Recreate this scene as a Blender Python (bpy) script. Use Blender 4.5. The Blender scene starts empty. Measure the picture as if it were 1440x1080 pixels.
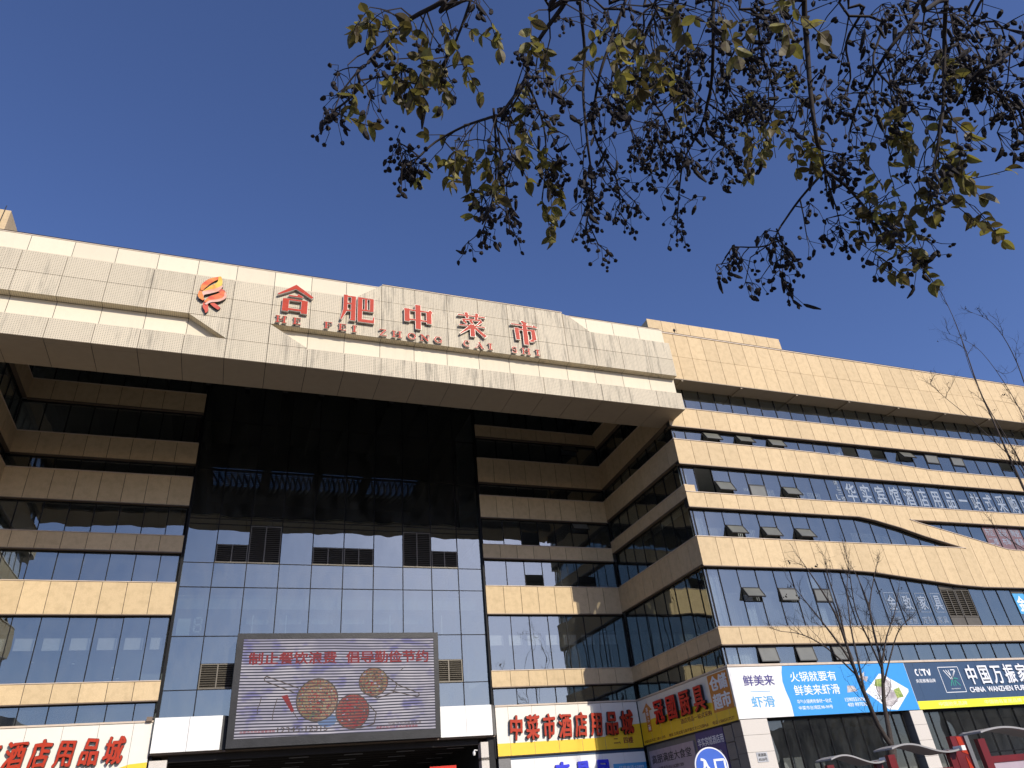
import bpy, bmesh, math, random
from mathutils import Vector, Matrix
random.seed(7)
R = math.radians
SC = bpy.context.scene
COL = SC.collection

# ------------------------------------------------------------------ camera
CAM = Vector((0, 0, 1.6)); FPX = 1013.64; YAW, PIT, ROL = R(22.6575), R(31.8283), R(-5.869)
fwd = Vector((math.sin(YAW)*math.cos(PIT), math.cos(YAW)*math.cos(PIT), math.sin(PIT)))
r0 = Vector((math.cos(YAW), -math.sin(YAW), 0)); u0 = r0.cross(fwd)
rgt = r0*math.cos(ROL) + u0*math.sin(ROL); upv = -r0*math.sin(ROL) + u0*math.cos(ROL)
cd = bpy.data.cameras.new('camera'); cam = bpy.data.objects.new('camera', cd); COL.objects.link(cam)
M = Matrix((rgt, upv, -fwd)).transposed().to_4x4(); M.translation = CAM; cam.matrix_world = M
cd.sensor_width = 36; cd.lens = FPX/1440*36; cd.clip_end = 3000; cd.clip_start = 0.05
SC.camera = cam

def ray(px, py): return fwd + rgt*((px-720)/FPX) - upv*((py-540)/FPX)
def at(px, py, Y):
    """a point on the vertical plane at world depth Y (metres) that the photograph shows at px, py"""
    d = ray(px, py); return CAM + d*(Y/d.y)
def near(px, py, D):
    d = ray(px, py); return CAM + d.normalized()*D

# ------------------------------------------------------------------ world, sun, exposure
SUN_EL = math.atan2(.55, math.hypot(.345, 1)); SUN_AZ = math.atan2(.345, -1)   # azimuth clockwise from +Y
w = bpy.data.worlds.new("World"); SC.world = w; w.use_nodes = True
nt = w.node_tree; nt.nodes.clear()
sky = nt.nodes.new('ShaderNodeTexSky'); sky.sky_type = 'NISHITA'; sky.sun_disc = False
sky.sun_elevation = SUN_EL; sky.sun_rotation = SUN_AZ; sky.altitude = 300
sky.air_density = 1.0; sky.dust_density = 0.9; sky.ozone_density = 4.5
bg = nt.nodes.new('ShaderNodeBackground'); bg.inputs[1].default_value = 0.122
out = nt.nodes.new('ShaderNodeOutputWorld')
wbm = nt.nodes.new('ShaderNodeMix'); wbm.data_type = 'RGBA'; wbm.blend_type = 'MULTIPLY'; wbm.inputs[0].default_value = 1
wbm.inputs[7].default_value = (1.02, .98, 1.24, 1)                 # the camera's cool rendering of the whole sky
nt.links.new(sky.outputs[0], wbm.inputs[6]); nt.links.new(wbm.outputs[2], bg.inputs[0]); nt.links.new(bg.outputs[0], out.inputs[0])
sl = bpy.data.lights.new('sun', 'SUN'); sl.energy = 4.3; sl.angle = R(0.53); sl.color = (1, .93, .82)
so = bpy.data.objects.new('sun', sl); COL.objects.link(so)
so.rotation_euler = Vector((-.345, 1, -.55)).to_track_quat('-Z', 'Y').to_euler(); so.location = (20, -40, 40)
SC.view_settings.view_transform = 'Standard'; SC.view_settings.look = 'None'
SC.view_settings.exposure = 0.0; SC.view_settings.gamma = 1
SC.cycles.use_denoising = True
SC.cycles.max_bounces = 8; SC.cycles.transparent_max_bounces = 12
SC.cycles.sample_clamp_indirect = 4

# ------------------------------------------------------------------ materials
def new_mat(name):
    m = bpy.data.materials.new(name); m.use_nodes = True
    return m, m.node_tree.nodes, m.node_tree.links, m.node_tree.nodes['Principled BSDF']
def rgb(c): return (c[0], c[1], c[2], 1)
def math_n(N, L, op, a, b=None, c=None):
    n = N.new('ShaderNodeMath'); n.operation = op
    for i, v in enumerate((a, b, c)):
        if v is None: continue
        if isinstance(v, (int, float)): n.inputs[i].default_value = v
        else: L.new(v, n.inputs[i])
    return n.outputs[0]
def mixc(N, L, fac, a, b, mode='MIX'):
    n = N.new('ShaderNodeMix'); n.data_type = 'RGBA'; n.blend_type = mode
    for i, v in ((0, fac), (6, a), (7, b)):
        if isinstance(v, (int, float)): n.inputs[i].default_value = v
        elif isinstance(v, tuple): n.inputs[i].default_value = rgb(v)
        else: L.new(v, n.inputs[i])
    return n.outputs[2]
def noise(N, L, scale, vec=None, detail=4, rough=.55):
    n = N.new('ShaderNodeTexNoise'); n.inputs['Scale'].default_value = scale
    n.inputs['Detail'].default_value = detail; n.inputs['Roughness'].default_value = rough
    if vec is not None: L.new(vec, n.inputs['Vector'])
    return n.outputs[0]
def ramp(N, L, fac, p0, p1, c0=(0, 0, 0), c1=(1, 1, 1)):
    n = N.new('ShaderNodeValToRGB'); e = n.color_ramp.elements
    e[0].position = p0; e[1].position = p1; e[0].color = rgb(c0); e[1].color = rgb(c1)
    L.new(fac, n.inputs[0]); return n.outputs[0]
def pos(N, L, scale=(1, 1, 1)):
    g = N.new('ShaderNodeNewGeometry'); m = N.new('ShaderNodeMapping'); m.inputs['Scale'].default_value = scale
    L.new(g.outputs['Position'], m.inputs[0]); return m.outputs[0]

def simple(name, col, rough=.6, metal=0, var=.08, nscale=3, spec=.5, bump=0):
    m, N, L, P = new_mat(name)
    P.inputs['Roughness'].default_value = rough; P.inputs['Metallic'].default_value = metal
    P.inputs['Specular IOR Level'].default_value = spec
    n = noise(N, L, nscale, pos(N, L))
    lo = tuple(c*(1-var) for c in col); hi = tuple(min(1, c*(1+var)) for c in col)
    L.new(ramp(N, L, n, .3, .7, lo, hi), P.inputs['Base Color'])
    if bump:
        b = N.new('ShaderNodeBump'); b.inputs['Strength'].default_value = bump; b.inputs['Distance'].default_value = .01
        L.new(noise(N, L, nscale*12, pos(N, L)), b.inputs['Height']); L.new(b.outputs[0], P.inputs['Normal'])
    return m

def stone(name, a, b, rough=.75, streak=.0, perf=False, mot=.45):
    m, N, L, P = new_mat(name)
    P.inputs['Roughness'].default_value = rough; P.inputs['Specular IOR Level'].default_value = .3
    fine = noise(N, L, 26, pos(N, L), 5, .7); mid = noise(N, L, 3.2, pos(N, L), 5, .6)
    c = ramp(N, L, fine, .33, .67, a, b)
    c = mixc(N, L, math_n(N, L, 'MULTIPLY', ramp(N, L, mid, .45, .68), mot), c, tuple(x*.80 for x in a))
    oi = N.new('ShaderNodeObjectInfo')
    v = math_n(N, L, 'MULTIPLY_ADD', oi.outputs['Random'], .11, .92)
    hs = N.new('ShaderNodeHueSaturation'); L.new(v, hs.inputs['Value']); L.new(c, hs.inputs['Color']); c = hs.outputs[0]
    hs.inputs['Saturation'].default_value = 1.0
    if streak:
        st = noise(N, L, 1.0, pos(N, L, (7, 7, .55)), 5, .65)
        big = noise(N, L, .35, pos(N, L, (1, 1, .3)), 3, .5)
        f = math_n(N, L, 'MULTIPLY', ramp(N, L, st, .48, .68), ramp(N, L, big, .38, .58))
        c = mixc(N, L, math_n(N, L, 'MULTIPLY', f, streak), c, (.20, .18, .14))
    if perf:
        g = N.new('ShaderNodeNewGeometry'); s = N.new('ShaderNodeSeparateXYZ'); L.new(g.outputs['Position'], s.inputs[0])
        p = .088
        fx = math_n(N, L, 'SUBTRACT', math_n(N, L, 'FRACT', math_n(N, L, 'DIVIDE', s.outputs[0], p)), .5)
        yz = math_n(N, L, 'ADD', s.outputs[2], s.outputs[1])
        fz = math_n(N, L, 'SUBTRACT', math_n(N, L, 'FRACT', math_n(N, L, 'DIVIDE', yz, p)), .5)
        d = math_n(N, L, 'SQRT', math_n(N, L, 'ADD', math_n(N, L, 'MULTIPLY', fx, fx), math_n(N, L, 'MULTIPLY', fz, fz)))
        h = math_n(N, L, 'LESS_THAN', d, .2)
        c = mixc(N, L, math_n(N, L, 'MULTIPLY', h, .75), c, (.09, .075, .055))
    L.new(c, P.inputs['Base Color'])
    bm_ = N.new('ShaderNodeBump'); bm_.inputs['Strength'].default_value = .25; bm_.inputs['Distance'].default_value = .006
    L.new(fine, bm_.inputs['Height']); L.new(bm_.outputs[0], P.inputs['Normal'])
    return m

def glass(name, tint=(.45, .48, .48), refl=(.73, .80, .745), r0=.22, wav=.012, rough=.0, dust=.07):
    """coated window glass: mirror-like by Schlick's law on its outer face, tinted see-through behind it"""
    m, N, L, P = new_mat(name); N.remove(P); o = N['Material Output']
    geo = N.new('ShaderNodeNewGeometry'); lw = N.new('ShaderNodeLayerWeight'); lw.inputs[0].default_value = .5
    front = math_n(N, L, 'SUBTRACT', 1, geo.outputs['Backfacing'])
    f = math_n(N, L, 'MULTIPLY_ADD', math_n(N, L, 'POWER', lw.outputs['Facing'], 5), 1-r0, r0)
    f = math_n(N, L, 'MULTIPLY', f, front)
    tr = N.new('ShaderNodeBsdfTransparent'); L.new(mixc(N, L, front, (1, 1, 1), tint), tr.inputs[0])
    gl = N.new('ShaderNodeBsdfGlossy'); gl.inputs['Color'].default_value = rgb(refl); gl.inputs['Roughness'].default_value = rough
    mx = N.new('ShaderNodeMixShader')
    L.new(f, mx.inputs[0]); L.new(tr.outputs[0], mx.inputs[1]); L.new(gl.outputs[0], mx.inputs[2])
    b = N.new('ShaderNodeBump'); b.inputs['Strength'].default_value = 1; b.inputs['Distance'].default_value = wav
    L.new(noise(N, L, .9, pos(N, L, (1, 1, .8)), 1, .4), b.inputs['Height'])
    L.new(b.outputs[0], gl.inputs['Normal'])
    df = N.new('ShaderNodeBsdfDiffuse'); df.inputs[0].default_value = (.42, .42, .38, 1)
    m2 = N.new('ShaderNodeMixShader')
    L.new(math_n(N, L, 'MULTIPLY', math_n(N, L, 'MULTIPLY', ramp(N, L, noise(N, L, 2.2, pos(N, L, (1, 1, .4)), 5, .7), .3, .8), dust), front), m2.inputs[0])
    L.new(mx.outputs[0], m2.inputs[1]); L.new(df.outputs[0], m2.inputs[2]); L.new(m2.outputs[0], o.inputs[0])
    return m

MT = {}
MT['stone'] = stone('beige stone', (.59, .435, .24), (.71, .545, .325), streak=.10)
MT['stone2'] = stone('shaded side stone', (.54, .40, .23), (.64, .49, .30), streak=.2)  # darker copy of the beige stone, shade put into its colour
MT['perf'] = stone('perforated cream panel', (.575, .495, .36), (.67, .59, .435), streak=.75, perf=True, mot=.15)
MT['cream'] = stone('smooth cream panel', (.72, .635, .465), (.76, .675, .505), streak=.08, mot=.1)
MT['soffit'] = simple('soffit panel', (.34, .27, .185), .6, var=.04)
MT['brown'] = simple('brown metal trim', (.16, .115, .08), .45, .3)
MT['coping'] = simple('cream coping', (.58, .47, .36), .55)
MT['joint'] = simple('joint and reveal', (.022, .018, .015), .8)
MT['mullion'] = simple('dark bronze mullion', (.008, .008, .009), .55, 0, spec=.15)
MT['frame'] = simple('sash frame', (.035, .033, .03), .45, .3)
MT['silver'] = simple('silver frame', (.55, .55, .53), .35, .6)
MT['glass'] = glass('coated glass', tint=(.42, .45, .45), r0=.30)
MT['skyglass'] = glass('skylight glass', tint=(.42, .44, .44), r0=.2)
MT['cglass'] = glass('curtain wall glass', tint=(.26, .31, .31), refl=(.71, .79, .73), r0=.31, dust=.11)
MT['dglass'] = glass('shop glass', tint=(.45, .47, .46), r0=.12)
MT['sash'] = simple('sash glass', (.15, .15, .125), .3, 0, var=.1, nscale=2)
MT['room'] = simple('interior plaster', (.42, .42, .40), .9, var=.05)
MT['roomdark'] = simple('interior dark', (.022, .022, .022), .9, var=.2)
MT['curtain'] = simple('white curtain', (.80, .82, .82), .85, var=.05, nscale=8)
MT['white'] = simple('white composite panel', (.80, .79, .75), .4, var=.02)
MT['boardcream'] = simple('cream sign board', (.78, .73, .63), .5, var=.02)
MT['yellow'] = simple('yellow print', (.86, .56, .02), .5, var=.03)
MT['yellow2'] = simple('lemon strip', (.84, .83, .03), .45, var=.03)
MT['red'] = simple('red letter face', (.43, .036, .012), .5, var=.12, nscale=6, spec=.2)
MT['redd'] = simple('deep red letter', (.60, .03, .015), .45, var=.15, spec=.2)
MT['black'] = simple('black letter return', (.015, .012, .012), .5)
MT['chrome'] = simple('letter edge', (.46, .43, .39), .35, .4)
MT['blue'] = simple('blue print', (.03, .30, .72), .45, var=.03)
MT['navy'] = simple('navy print', (.022, .062, .135), .5, var=.05)
MT['indigo'] = simple('indigo print', (.05, .04, .20), .5)
MT['skyblue'] = simple('light blue print', (.07, .36, .66), .5)
MT['vivid'] = simple('vivid blue letter', (.01, .02, .62), .4)
MT['wprint'] = simple('white print', (.85, .86, .87), .5, var=.02)
MT['vinyl'] = simple('frosted vinyl letters', (.25, .30, .37), .7, var=.1)
MT['vinylred'] = simple('faded maroon film', (.16, .09, .10), .6)
MT['pale'] = simple('pale pink print', (.84, .74, .40), .5, var=.02)
MT['orange'] = simple('orange print', (.60, .22, .02), .5, var=.05)
MT['green'] = simple('green print', (.03, .30, .22), .5)
MT['brownprint'] = simple('brown print', (.22, .05, .015), .5)
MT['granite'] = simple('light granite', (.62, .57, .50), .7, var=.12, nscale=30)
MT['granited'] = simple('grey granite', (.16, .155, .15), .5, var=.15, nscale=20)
MT['ledframe'] = simple('led frame', (.02, .02, .021), .4, 0, spec=.25, var=.3, nscale=2, bump=.5)
MT['louver'] = simple('bronze louver', (.115, .10, .075), .45, .4)
MT['metal'] = simple('grey metal', (.20, .20, .20), .5, .6)
MT['lamp'] = simple('lamp', (.9, .9, .85), .4)
MT['bark'] = simple('bark', (.05, .037, .029), .9, var=.35, nscale=18, bump=.6)
MT['twig'] = simple('twig', (.026, .018, .014), .9, var=.3, nscale=20)
MT['pod'] = simple('seed pod', (.014, .009, .007), .85, var=.5, nscale=60)
MT['asphalt'] = simple('asphalt', (.05, .05, .052), .9, var=.2, nscale=5)
MT['pave'] = simple('paving', (.125, .115, .10), .85, var=.15, nscale=4)
MT['paint'] = simple('road paint', (.75, .75, .72), .7)
MT['rackred'] = simple('red painted frame', (.14, .004, .006), .4, var=.12)
MT['racktop'] = simple('wavy roof', (.33, .32, .31), .5, .2)
MT['ply'] = simple('wavy roof top', (.55, .47, .38), .6)
MT['notice'] = simple('pale notice', (.42, .34, .38), .5)
MT['facade'] = simple('far tower', (.20, .20, .21), .8)

def leaf_mat():
    m, N, L, P = new_mat('autumn leaf')
    oi = N.new('ShaderNodeObjectInfo')
    rp = N.new('ShaderNodeValToRGB'); e = rp.color_ramp.elements
    e[0].position = 0; e[0].color = (.11, .085, .026, 1); e[1].position = 1; e[1].color = (.40, .34, .06, 1)
    for p_, c_ in ((.3, (.16, .125, .035, 1)), (.6, (.21, .19, .045, 1)), (.85, (.28, .25, .05, 1))):
        x = e.new(p_); x.color = c_
    g = N.new('ShaderNodeNewGeometry'); a = math_n(N, L, 'FRACT', math_n(N, L, 'ADD', oi.outputs['Random'], g.outputs['Random Per Island']))
    L.new(a, rp.inputs[0])
    c = mixc(N, L, ramp(N, L, noise(N, L, 60, pos(N, L)), .4, .65), rp.outputs[0], (.06, .035, .015))
    L.new(c, P.inputs['Base Color']); P.inputs['Roughness'].default_value = .55
    tr = N.new('ShaderNodeBsdfTranslucent'); L.new(rp.outputs[0], tr.inputs[0]); mx = N.new('ShaderNodeMixShader'); mx.inputs[0].default_value = .4
    L.new(P.outputs[0], mx.inputs[1]); L.new(tr.outputs[0], mx.inputs[2]); L.new(mx.outputs[0], N['Material Output'].inputs[0])
    return m
MT['leaf'] = leaf_mat()

def emis(name, col, s):
    m, N, L, P = new_mat(name); P.inputs['Base Color'].default_value = rgb(tuple(c*.3 for c in col)); P.inputs['Roughness'].default_value = .4
    P.inputs['Emission Color'].default_value = rgb(col); P.inputs['Emission Strength'].default_value = s
    return m
def screen_mat(name, ca, cb, cc, s, stripe=.6, red=None):
    """LED wall: rows of diodes with the beat pattern that rows of diodes show"""
    m, N, L, P = new_mat(name)
    g = N.new('ShaderNodeNewGeometry'); sp = N.new('ShaderNodeSeparateXYZ'); L.new(g.outputs['Position'], sp.inputs[0])
    wob = noise(N, L, .16, pos(N, L, (1, 1, 2)), 2)
    t = math_n(N, L, 'ADD', math_n(N, L, 'MULTIPLY', sp.outputs[2], 15.0),
               math_n(N, L, 'ADD', math_n(N, L, 'MULTIPLY', sp.outputs[0], .12), math_n(N, L, 'MULTIPLY', wob, 3.0)))
    s1 = math_n(N, L, 'SINE', math_n(N, L, 'MULTIPLY', t, math.tau/2))
    st = math_n(N, L, 'MINIMUM', math_n(N, L, 'MAXIMUM', math_n(N, L, 'MULTIPLY_ADD', s1, .9, .55), 0), 1)
    hue = noise(N, L, .55, pos(N, L, (1, 1, 1.3)), 3)
    c = ramp(N, L, hue, .38, .62, ca, cb)
    c = mixc(N, L, ramp(N, L, noise(N, L, .8, pos(N, L, (1.3, 1, 2.2)), 2), .55, .68), c, cc)
    if red:
        sp2 = noise(N, L, 16, pos(N, L, (1, 1, 1.2)), 2, .9); c = mixc(N, L, ramp(N, L, sp2, .5, .56), c, red)
    f = math_n(N, L, 'MULTIPLY', math_n(N, L, 'SUBTRACT', 1, st), stripe)
    c = mixc(N, L, f, c, (.02, .022, .04))
    P.inputs['Specular IOR Level'].default_value = .1; P.inputs['Base Color'].default_value = (.02, .02, .022, 1); P.inputs['Roughness'].default_value = .5
    L.new(c, P.inputs['Emission Color']); P.inputs['Emission Strength'].default_value = s
    return m
MT['led'] = screen_mat('led picture', (.42, .39, .50), (.68, .62, .68), (.26, .24, .48), .85, 1.0)
MT['ledred'] = screen_mat('led red', (.30, .006, .008), (.36, .012, .01), (.24, .01, .01), .8, .35)
MT['leddish'] = screen_mat('led dish', (.36, .30, .14), (.50, .42, .26), (.22, .26, .12), .75, .8, (.45, .03, .04))
MT['leddishr'] = screen_mat('led dish red', (.32, .10, .06), (.42, .16, .10), (.22, .10, .05), .7, .8, (.50, .01, .03))
MT['ledline'] = screen_mat('led line', (.10, .07, .05), (.13, .09, .07), (.10, .08, .06), .7, .3)
MT['ledteal'] = screen_mat('led teal', (.14, .26, .36), (.16, .24, .44), (.10, .10, .50), .9, .7)

# ------------------------------------------------------------------ mesh helpers
class Fr:
    """a frame on a wall: u to the right, v up, w out of the wall towards who looks at it"""
    def __init__(s, o, U, V):
        s.o = Vector(o); s.U = Vector(U); s.V = Vector(V); s.N = s.U.cross(s.V)
        s.m = Matrix((s.U, s.V, s.N)).transposed()
    def mat(s, u, v, w):
        M_ = s.m.to_4x4(); M_.translation = s.o + s.U*u + s.V*v + s.N*w; return M_
FX = lambda Y: Fr((0, Y, 0), (1, 0, 0), (0, 0, 1))        # faces the camera side
FR = lambda X: Fr((X, 0, 0), (0, -1, 0), (0, 0, 1))       # faces -X (u = -Y)
FL = lambda X: Fr((X, 0, 0), (0, 1, 0), (0, 0, 1))        # faces +X (u = Y)
FD = lambda Z: Fr((0, 0, Z), (1, 0, 0), (0, -1, 0))       # faces down (v = -Y)

def tag(o, label=None, cat=None, group=None, kind=None):
    for k, v in (('label', label), ('category', cat), ('group', group), ('kind', kind)):
        if v: o[k] = v
    return o
def link(name, me, mat, parent=None, mw=None):
    o = bpy.data.objects.new(name, me); COL.objects.link(o)
    if mat is not None and not me.materials: me.materials.append(MT[mat])
    if parent: o.parent = parent
    if mw is not None: o.matrix_basis = mw
    return o
def empty(name, loc=(0, 0, 0), rz=0):
    o = bpy.data.objects.new(name, None); COL.objects.link(o); o.location = loc; o.rotation_euler.z = rz; o.empty_display_size = .3
    return o
class MB:
    def __init__(s): s.v = []; s.f = []
    def poly(s, pts): n = len(s.v); s.v += [tuple(p) for p in pts]; s.f.append(tuple(range(n, n+len(pts))))
    def prism(s, pts, w0, w1):
        """counter-clockwise polygon in u, v thickened from w0 (back) to w1 (front)"""
        n = len(s.v); k = len(pts)
        s.v += [(p[0], p[1], w0) for p in pts] + [(p[0], p[1], w1) for p in pts]
        s.f.append(tuple(range(n+k, n+2*k))); s.f.append(tuple(reversed(range(n, n+k))))
        for i in range(k):
            j = (i+1) % k; s.f.append((n+i, n+j, n+k+j, n+k+i))
    def box(s, a, b): s.prism([(a[0], a[1]), (b[0], a[1]), (b[0], b[1]), (a[0], b[1])], a[2], b[2])
    def disc(s, c, r, w0, w1, n=24, ry=None): s.prism([(c[0]+r*math.cos(i*math.tau/n), c[1]+(ry or r)*math.sin(i*math.tau/n)) for i in range(n)], w0, w1)
    def ring(s, c, r, t, w0, w1, n=28, a0=0, a1=math.tau, ry=None):
        ry = ry or r
        for i in range(n):
            a, b = a0+(a1-a0)*i/n, a0+(a1-a0)*(i+1)/n
            s.prism([(c[0]+r*math.cos(a), c[1]+ry*math.sin(a)), (c[0]+r*math.cos(b), c[1]+ry*math.sin(b)),
                     (c[0]+(r-t)*math.cos(b), c[1]+(ry-t)*math.sin(b)), (c[0]+(r-t)*math.cos(a), c[1]+(ry-t)*math.sin(a))][::-1] if False else
                    [(c[0]+(r-t)*math.cos(a), c[1]+(ry-t)*math.sin(a)), (c[0]+r*math.cos(a), c[1]+ry*math.sin(a)),
                     (c[0]+r*math.cos(b), c[1]+ry*math.sin(b)), (c[0]+(r-t)*math.cos(b), c[1]+(ry-t)*math.sin(b))], w0, w1)
    def tube(s, pts, rad, n=6):
        """tapered tube along 3-D points; rad = list of radii"""
        rings = []; up = Vector((.3, .2, 1)).normalized()
        P_ = [Vector(p) for p in pts]
        for i, p in enumerate(P_):
            d = (P_[min(i+1, len(P_)-1)] - P_[max(i-1, 0)]).normalized()
            a = d.cross(up); a = a.normalized() if a.length > 1e-4 else Vector((1, 0, 0)); b = d.cross(a)
            k = len(s.v); s.v += [tuple(p + (a*math.cos(t*math.tau/n) + b*math.sin(t*math.tau/n))*rad[i]) for t in range(n)]
            rings.append(k)
        for k0, k1 in zip(rings, rings[1:]):
            for t in range(n): s.f.append((k0+t, k0+(t+1) % n, k1+(t+1) % n, k1+t))
        s.f.append(tuple(rings[0]+t for t in reversed(range(n)))); s.f.append(tuple(rings[-1]+t for t in range(n)))
    def mesh(s, name):
        me = bpy.data.meshes.new(name); me.from_pydata(s.v, [], s.f); me.validate(); me.update(); return me
    def build(s, name, mat, parent=None, mw=None, smooth=False):
        me = s.mesh(name)
        if smooth: me.shade_smooth()
        return link(name, me, mat, parent, mw)
_cache = {}
def boxp(name, fr, u0, v0, u1, v1, w0, w1, mat, parent):
    """one box on a frame; boxes of one size and material share their mesh"""
    k = (round(u1-u0, 3), round(v1-v0, 3), round(w1-w0, 3), mat)
    if k not in _cache:
        b = MB(); b.box((0, 0, 0), (k[0], k[1], k[2])); me = b.mesh(name); me.materials.append(MT[mat]); _cache[k] = me
    return link(name, _cache[k], mat, parent, fr.mat(u0, v0, w0))
def polyp(name, fr, pts, w0, w1, mat, parent):
    u, v = pts[0]; b = MB(); b.prism([(p[0]-u, p[1]-v) for p in pts], 0, w1-w0)
    return b.build(name, mat, parent, fr.mat(u, v, w0))
def lin(*kn):
    def f(x):
        if x <= kn[0][0]: return kn[0][1]
        for (a, p), (b, q) in zip(kn, kn[1:]):
            if x <= b: return p+(q-p)*(x-a)/(b-a)
        return kn[-1][1]
    return f if len(kn) > 1 else (lambda x: kn[0][1])
def C_(v): return v if callable(v) else (lambda x: v)
GAP = .013
def quad_panel(name, fr, x0, x1, fb, ft, w0, w1, mat, parent, g0=GAP, g1=GAP):
    a, b = x0+g0, x1-g1
    zb0, zb1, zt0, zt1 = fb(a)+GAP*.6, fb(b)+GAP*.6, ft(a)-GAP*.6, ft(b)-GAP*.6
    if abs(zb0-zb1) < 1e-3 and abs(zt0-zt1) < 1e-3:
        return boxp(name, fr, a, zb0, b, zt0, w0, w1, mat, parent) if zt0-zb0 > .02 else None
    pts = [(a, zb0), (b, zb1), (b, zt1), (a, zt0)]
    if zt0-zb0 < .01: pts = [(a, zb0), (b, zb1), (b, zt1)]
    if zt1-zb1 < .01: pts = [(a, zb0), (b, zb1), (a, zt0)]
    if zt0-zb0 < .01 and zt1-zb1 < .01: return None
    return polyp(name, fr, pts, w0, w1, mat, parent)

def cols(x0, x1, start, pitch, extra=()):
    xs = [x0]; x = start
    while x < x1-.08:
        if x > x0+.08: xs.append(x)
        x += pitch
    xs.append(x1)
    return xs
def band(fr, x0, x1, zb, zt, start, pitch, parent, mat='stone', deep=.42, name='stone_panel', edge=True, brk=()):
    """a band of stone cladding: carrier, top coping and drip edge, and each stone panel"""
    zb, zt = C_(zb), C_(zt)
    xs = cols(x0, x1, start, pitch); bs = sorted(set(xs) | set(b for b in brk if x0 < b < x1))
    car = MB()
    for a, b in zip(bs, bs[1:]):
        a_ = a+.045 if a == x0 else a; b_ = b-.045 if b == x1 else b
        car.prism([(a_, zb(a)+.03), (b_, zb(b)+.03), (b_, zt(b)-.02), (a_, zt(a)-.02)], -deep, -.035)
    c = car.build('spandrel_band', 'joint', parent, fr.mat(0, 0, 0))
    inv = fr.mat(0, 0, 0).inverted()
    for a, b in zip(bs, bs[1:]):
        ja = GAP if any(abs(a-x) < 1e-4 for x in xs) else 0; jb = GAP if any(abs(b-x) < 1e-4 for x in xs) else 0
        if a == x0: ja = 0
        if b == x1: jb = 0
        o = quad_panel(name, fr, a, b, zb, zt, -.035, 0, mat, None, ja, jb)
        if o: o.parent = c; o.matrix_parent_inverse = Matrix(); o.matrix_basis = inv @ o.matrix_basis
    if edge:
        cp = MB(); de = MB()
        for a, b in zip(bs, bs[1:]):
            cp.prism([(a, zt(a)), (b, zt(b)), (b, zt(b)+.035), (a, zt(a)+.035)], -.2, .035)
            de.prism([(a, zb(a)-.045), (b, zb(b)-.045), (b, zb(b)), (a, zb(a))], -.3, .02)
        cp.build('coping', 'coping', c); de.build('drip_edge', 'brown', c)
    return c

def glazing(fr, us, zb, zt, w, parent, mat='glass', cells=None, mull=True, mw=.042, tilt=.0022, rails=(), head_shade=.08):
    """a strip of windows: each pane an object, mullions between them. cells[i] = list of (z0, z1, kind)"""
    zb, zt = C_(zb), C_(zt); cells = cells or {}
    for i, (a, b) in enumerate(zip(us, us[1:])):
        items = cells.get(i)
        if items is None:
            o = quad_panel('window_pane', fr, a, b, lambda x: zb(x)-.0, zt, w-.012, w, mat, parent, .0, .0)
            if o and tilt:
                o.matrix_basis = o.matrix_basis @ Matrix.Rotation(random.gauss(0, tilt), 4, 'X') @ Matrix.Rotation(random.gauss(0, tilt), 4, 'Y')
            continue
        for z0, z1, kind in items:
            if kind == 'pane':
                o = boxp('window_pane', fr, a+.02, z0, b-.02, z1, w-.012, w, mat, parent)
                o.matrix_basis = o.matrix_basis @ Matrix.Rotation(random.gauss(0, tilt), 4, 'X') @ Matrix.Rotation(random.gauss(0, tilt), 4, 'Y')
            elif kind == 'hole':
                boxp('transom', fr, a, z0-.03, b, z0+.03, w-.05, w+.03, 'mullion', parent)
            elif kind == 'closed':
                sash(fr, a, b, z0, z1, w, 0, parent)
            elif kind == 'open':
                sash(fr, a, b, z0, z1, w, random.uniform(27, 34), parent)
            elif kind == 'slight':
                sash(fr, a, b, z0, z1, w, 9, parent)
            elif kind == 'louver':
                louver(fr, a, b, z0, z1, w, parent)
            elif kind == 'solid':
                boxp('infill_panel', fr, a+.02, z0, b-.02, z1, w-.03, w, 'louver', parent)
    if head_shade:  # dark strip atop the glass stands in for the shadow line under the band
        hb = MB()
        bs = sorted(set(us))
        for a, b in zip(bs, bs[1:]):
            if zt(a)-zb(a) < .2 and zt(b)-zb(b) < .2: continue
            hb.prism([(a, zt(a)-head_shade), (b, zt(b)-head_shade), (b, zt(b)+.02), (a, zt(a)+.02)], w-.09, w+.055)
        if hb.v: hb.build('head_shadow_strip', 'mullion', parent, fr.mat(0, 0, 0))
    if mull:
        for i, u in enumerate(us):
            z0, z1 = min(zb(u), zb(u)), zt(u)
            if z1-z0 < .12: continue
            boxp('mullion', fr, u-mw/2, z0-.0, u+mw/2, z1, w-.08, w+.025, 'mullion', parent)
    for z0, a, b in rails:
        boxp('transom', fr, a, z0-.026, b, z0+.026, w-.07, w+.035, 'mullion', parent)

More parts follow.
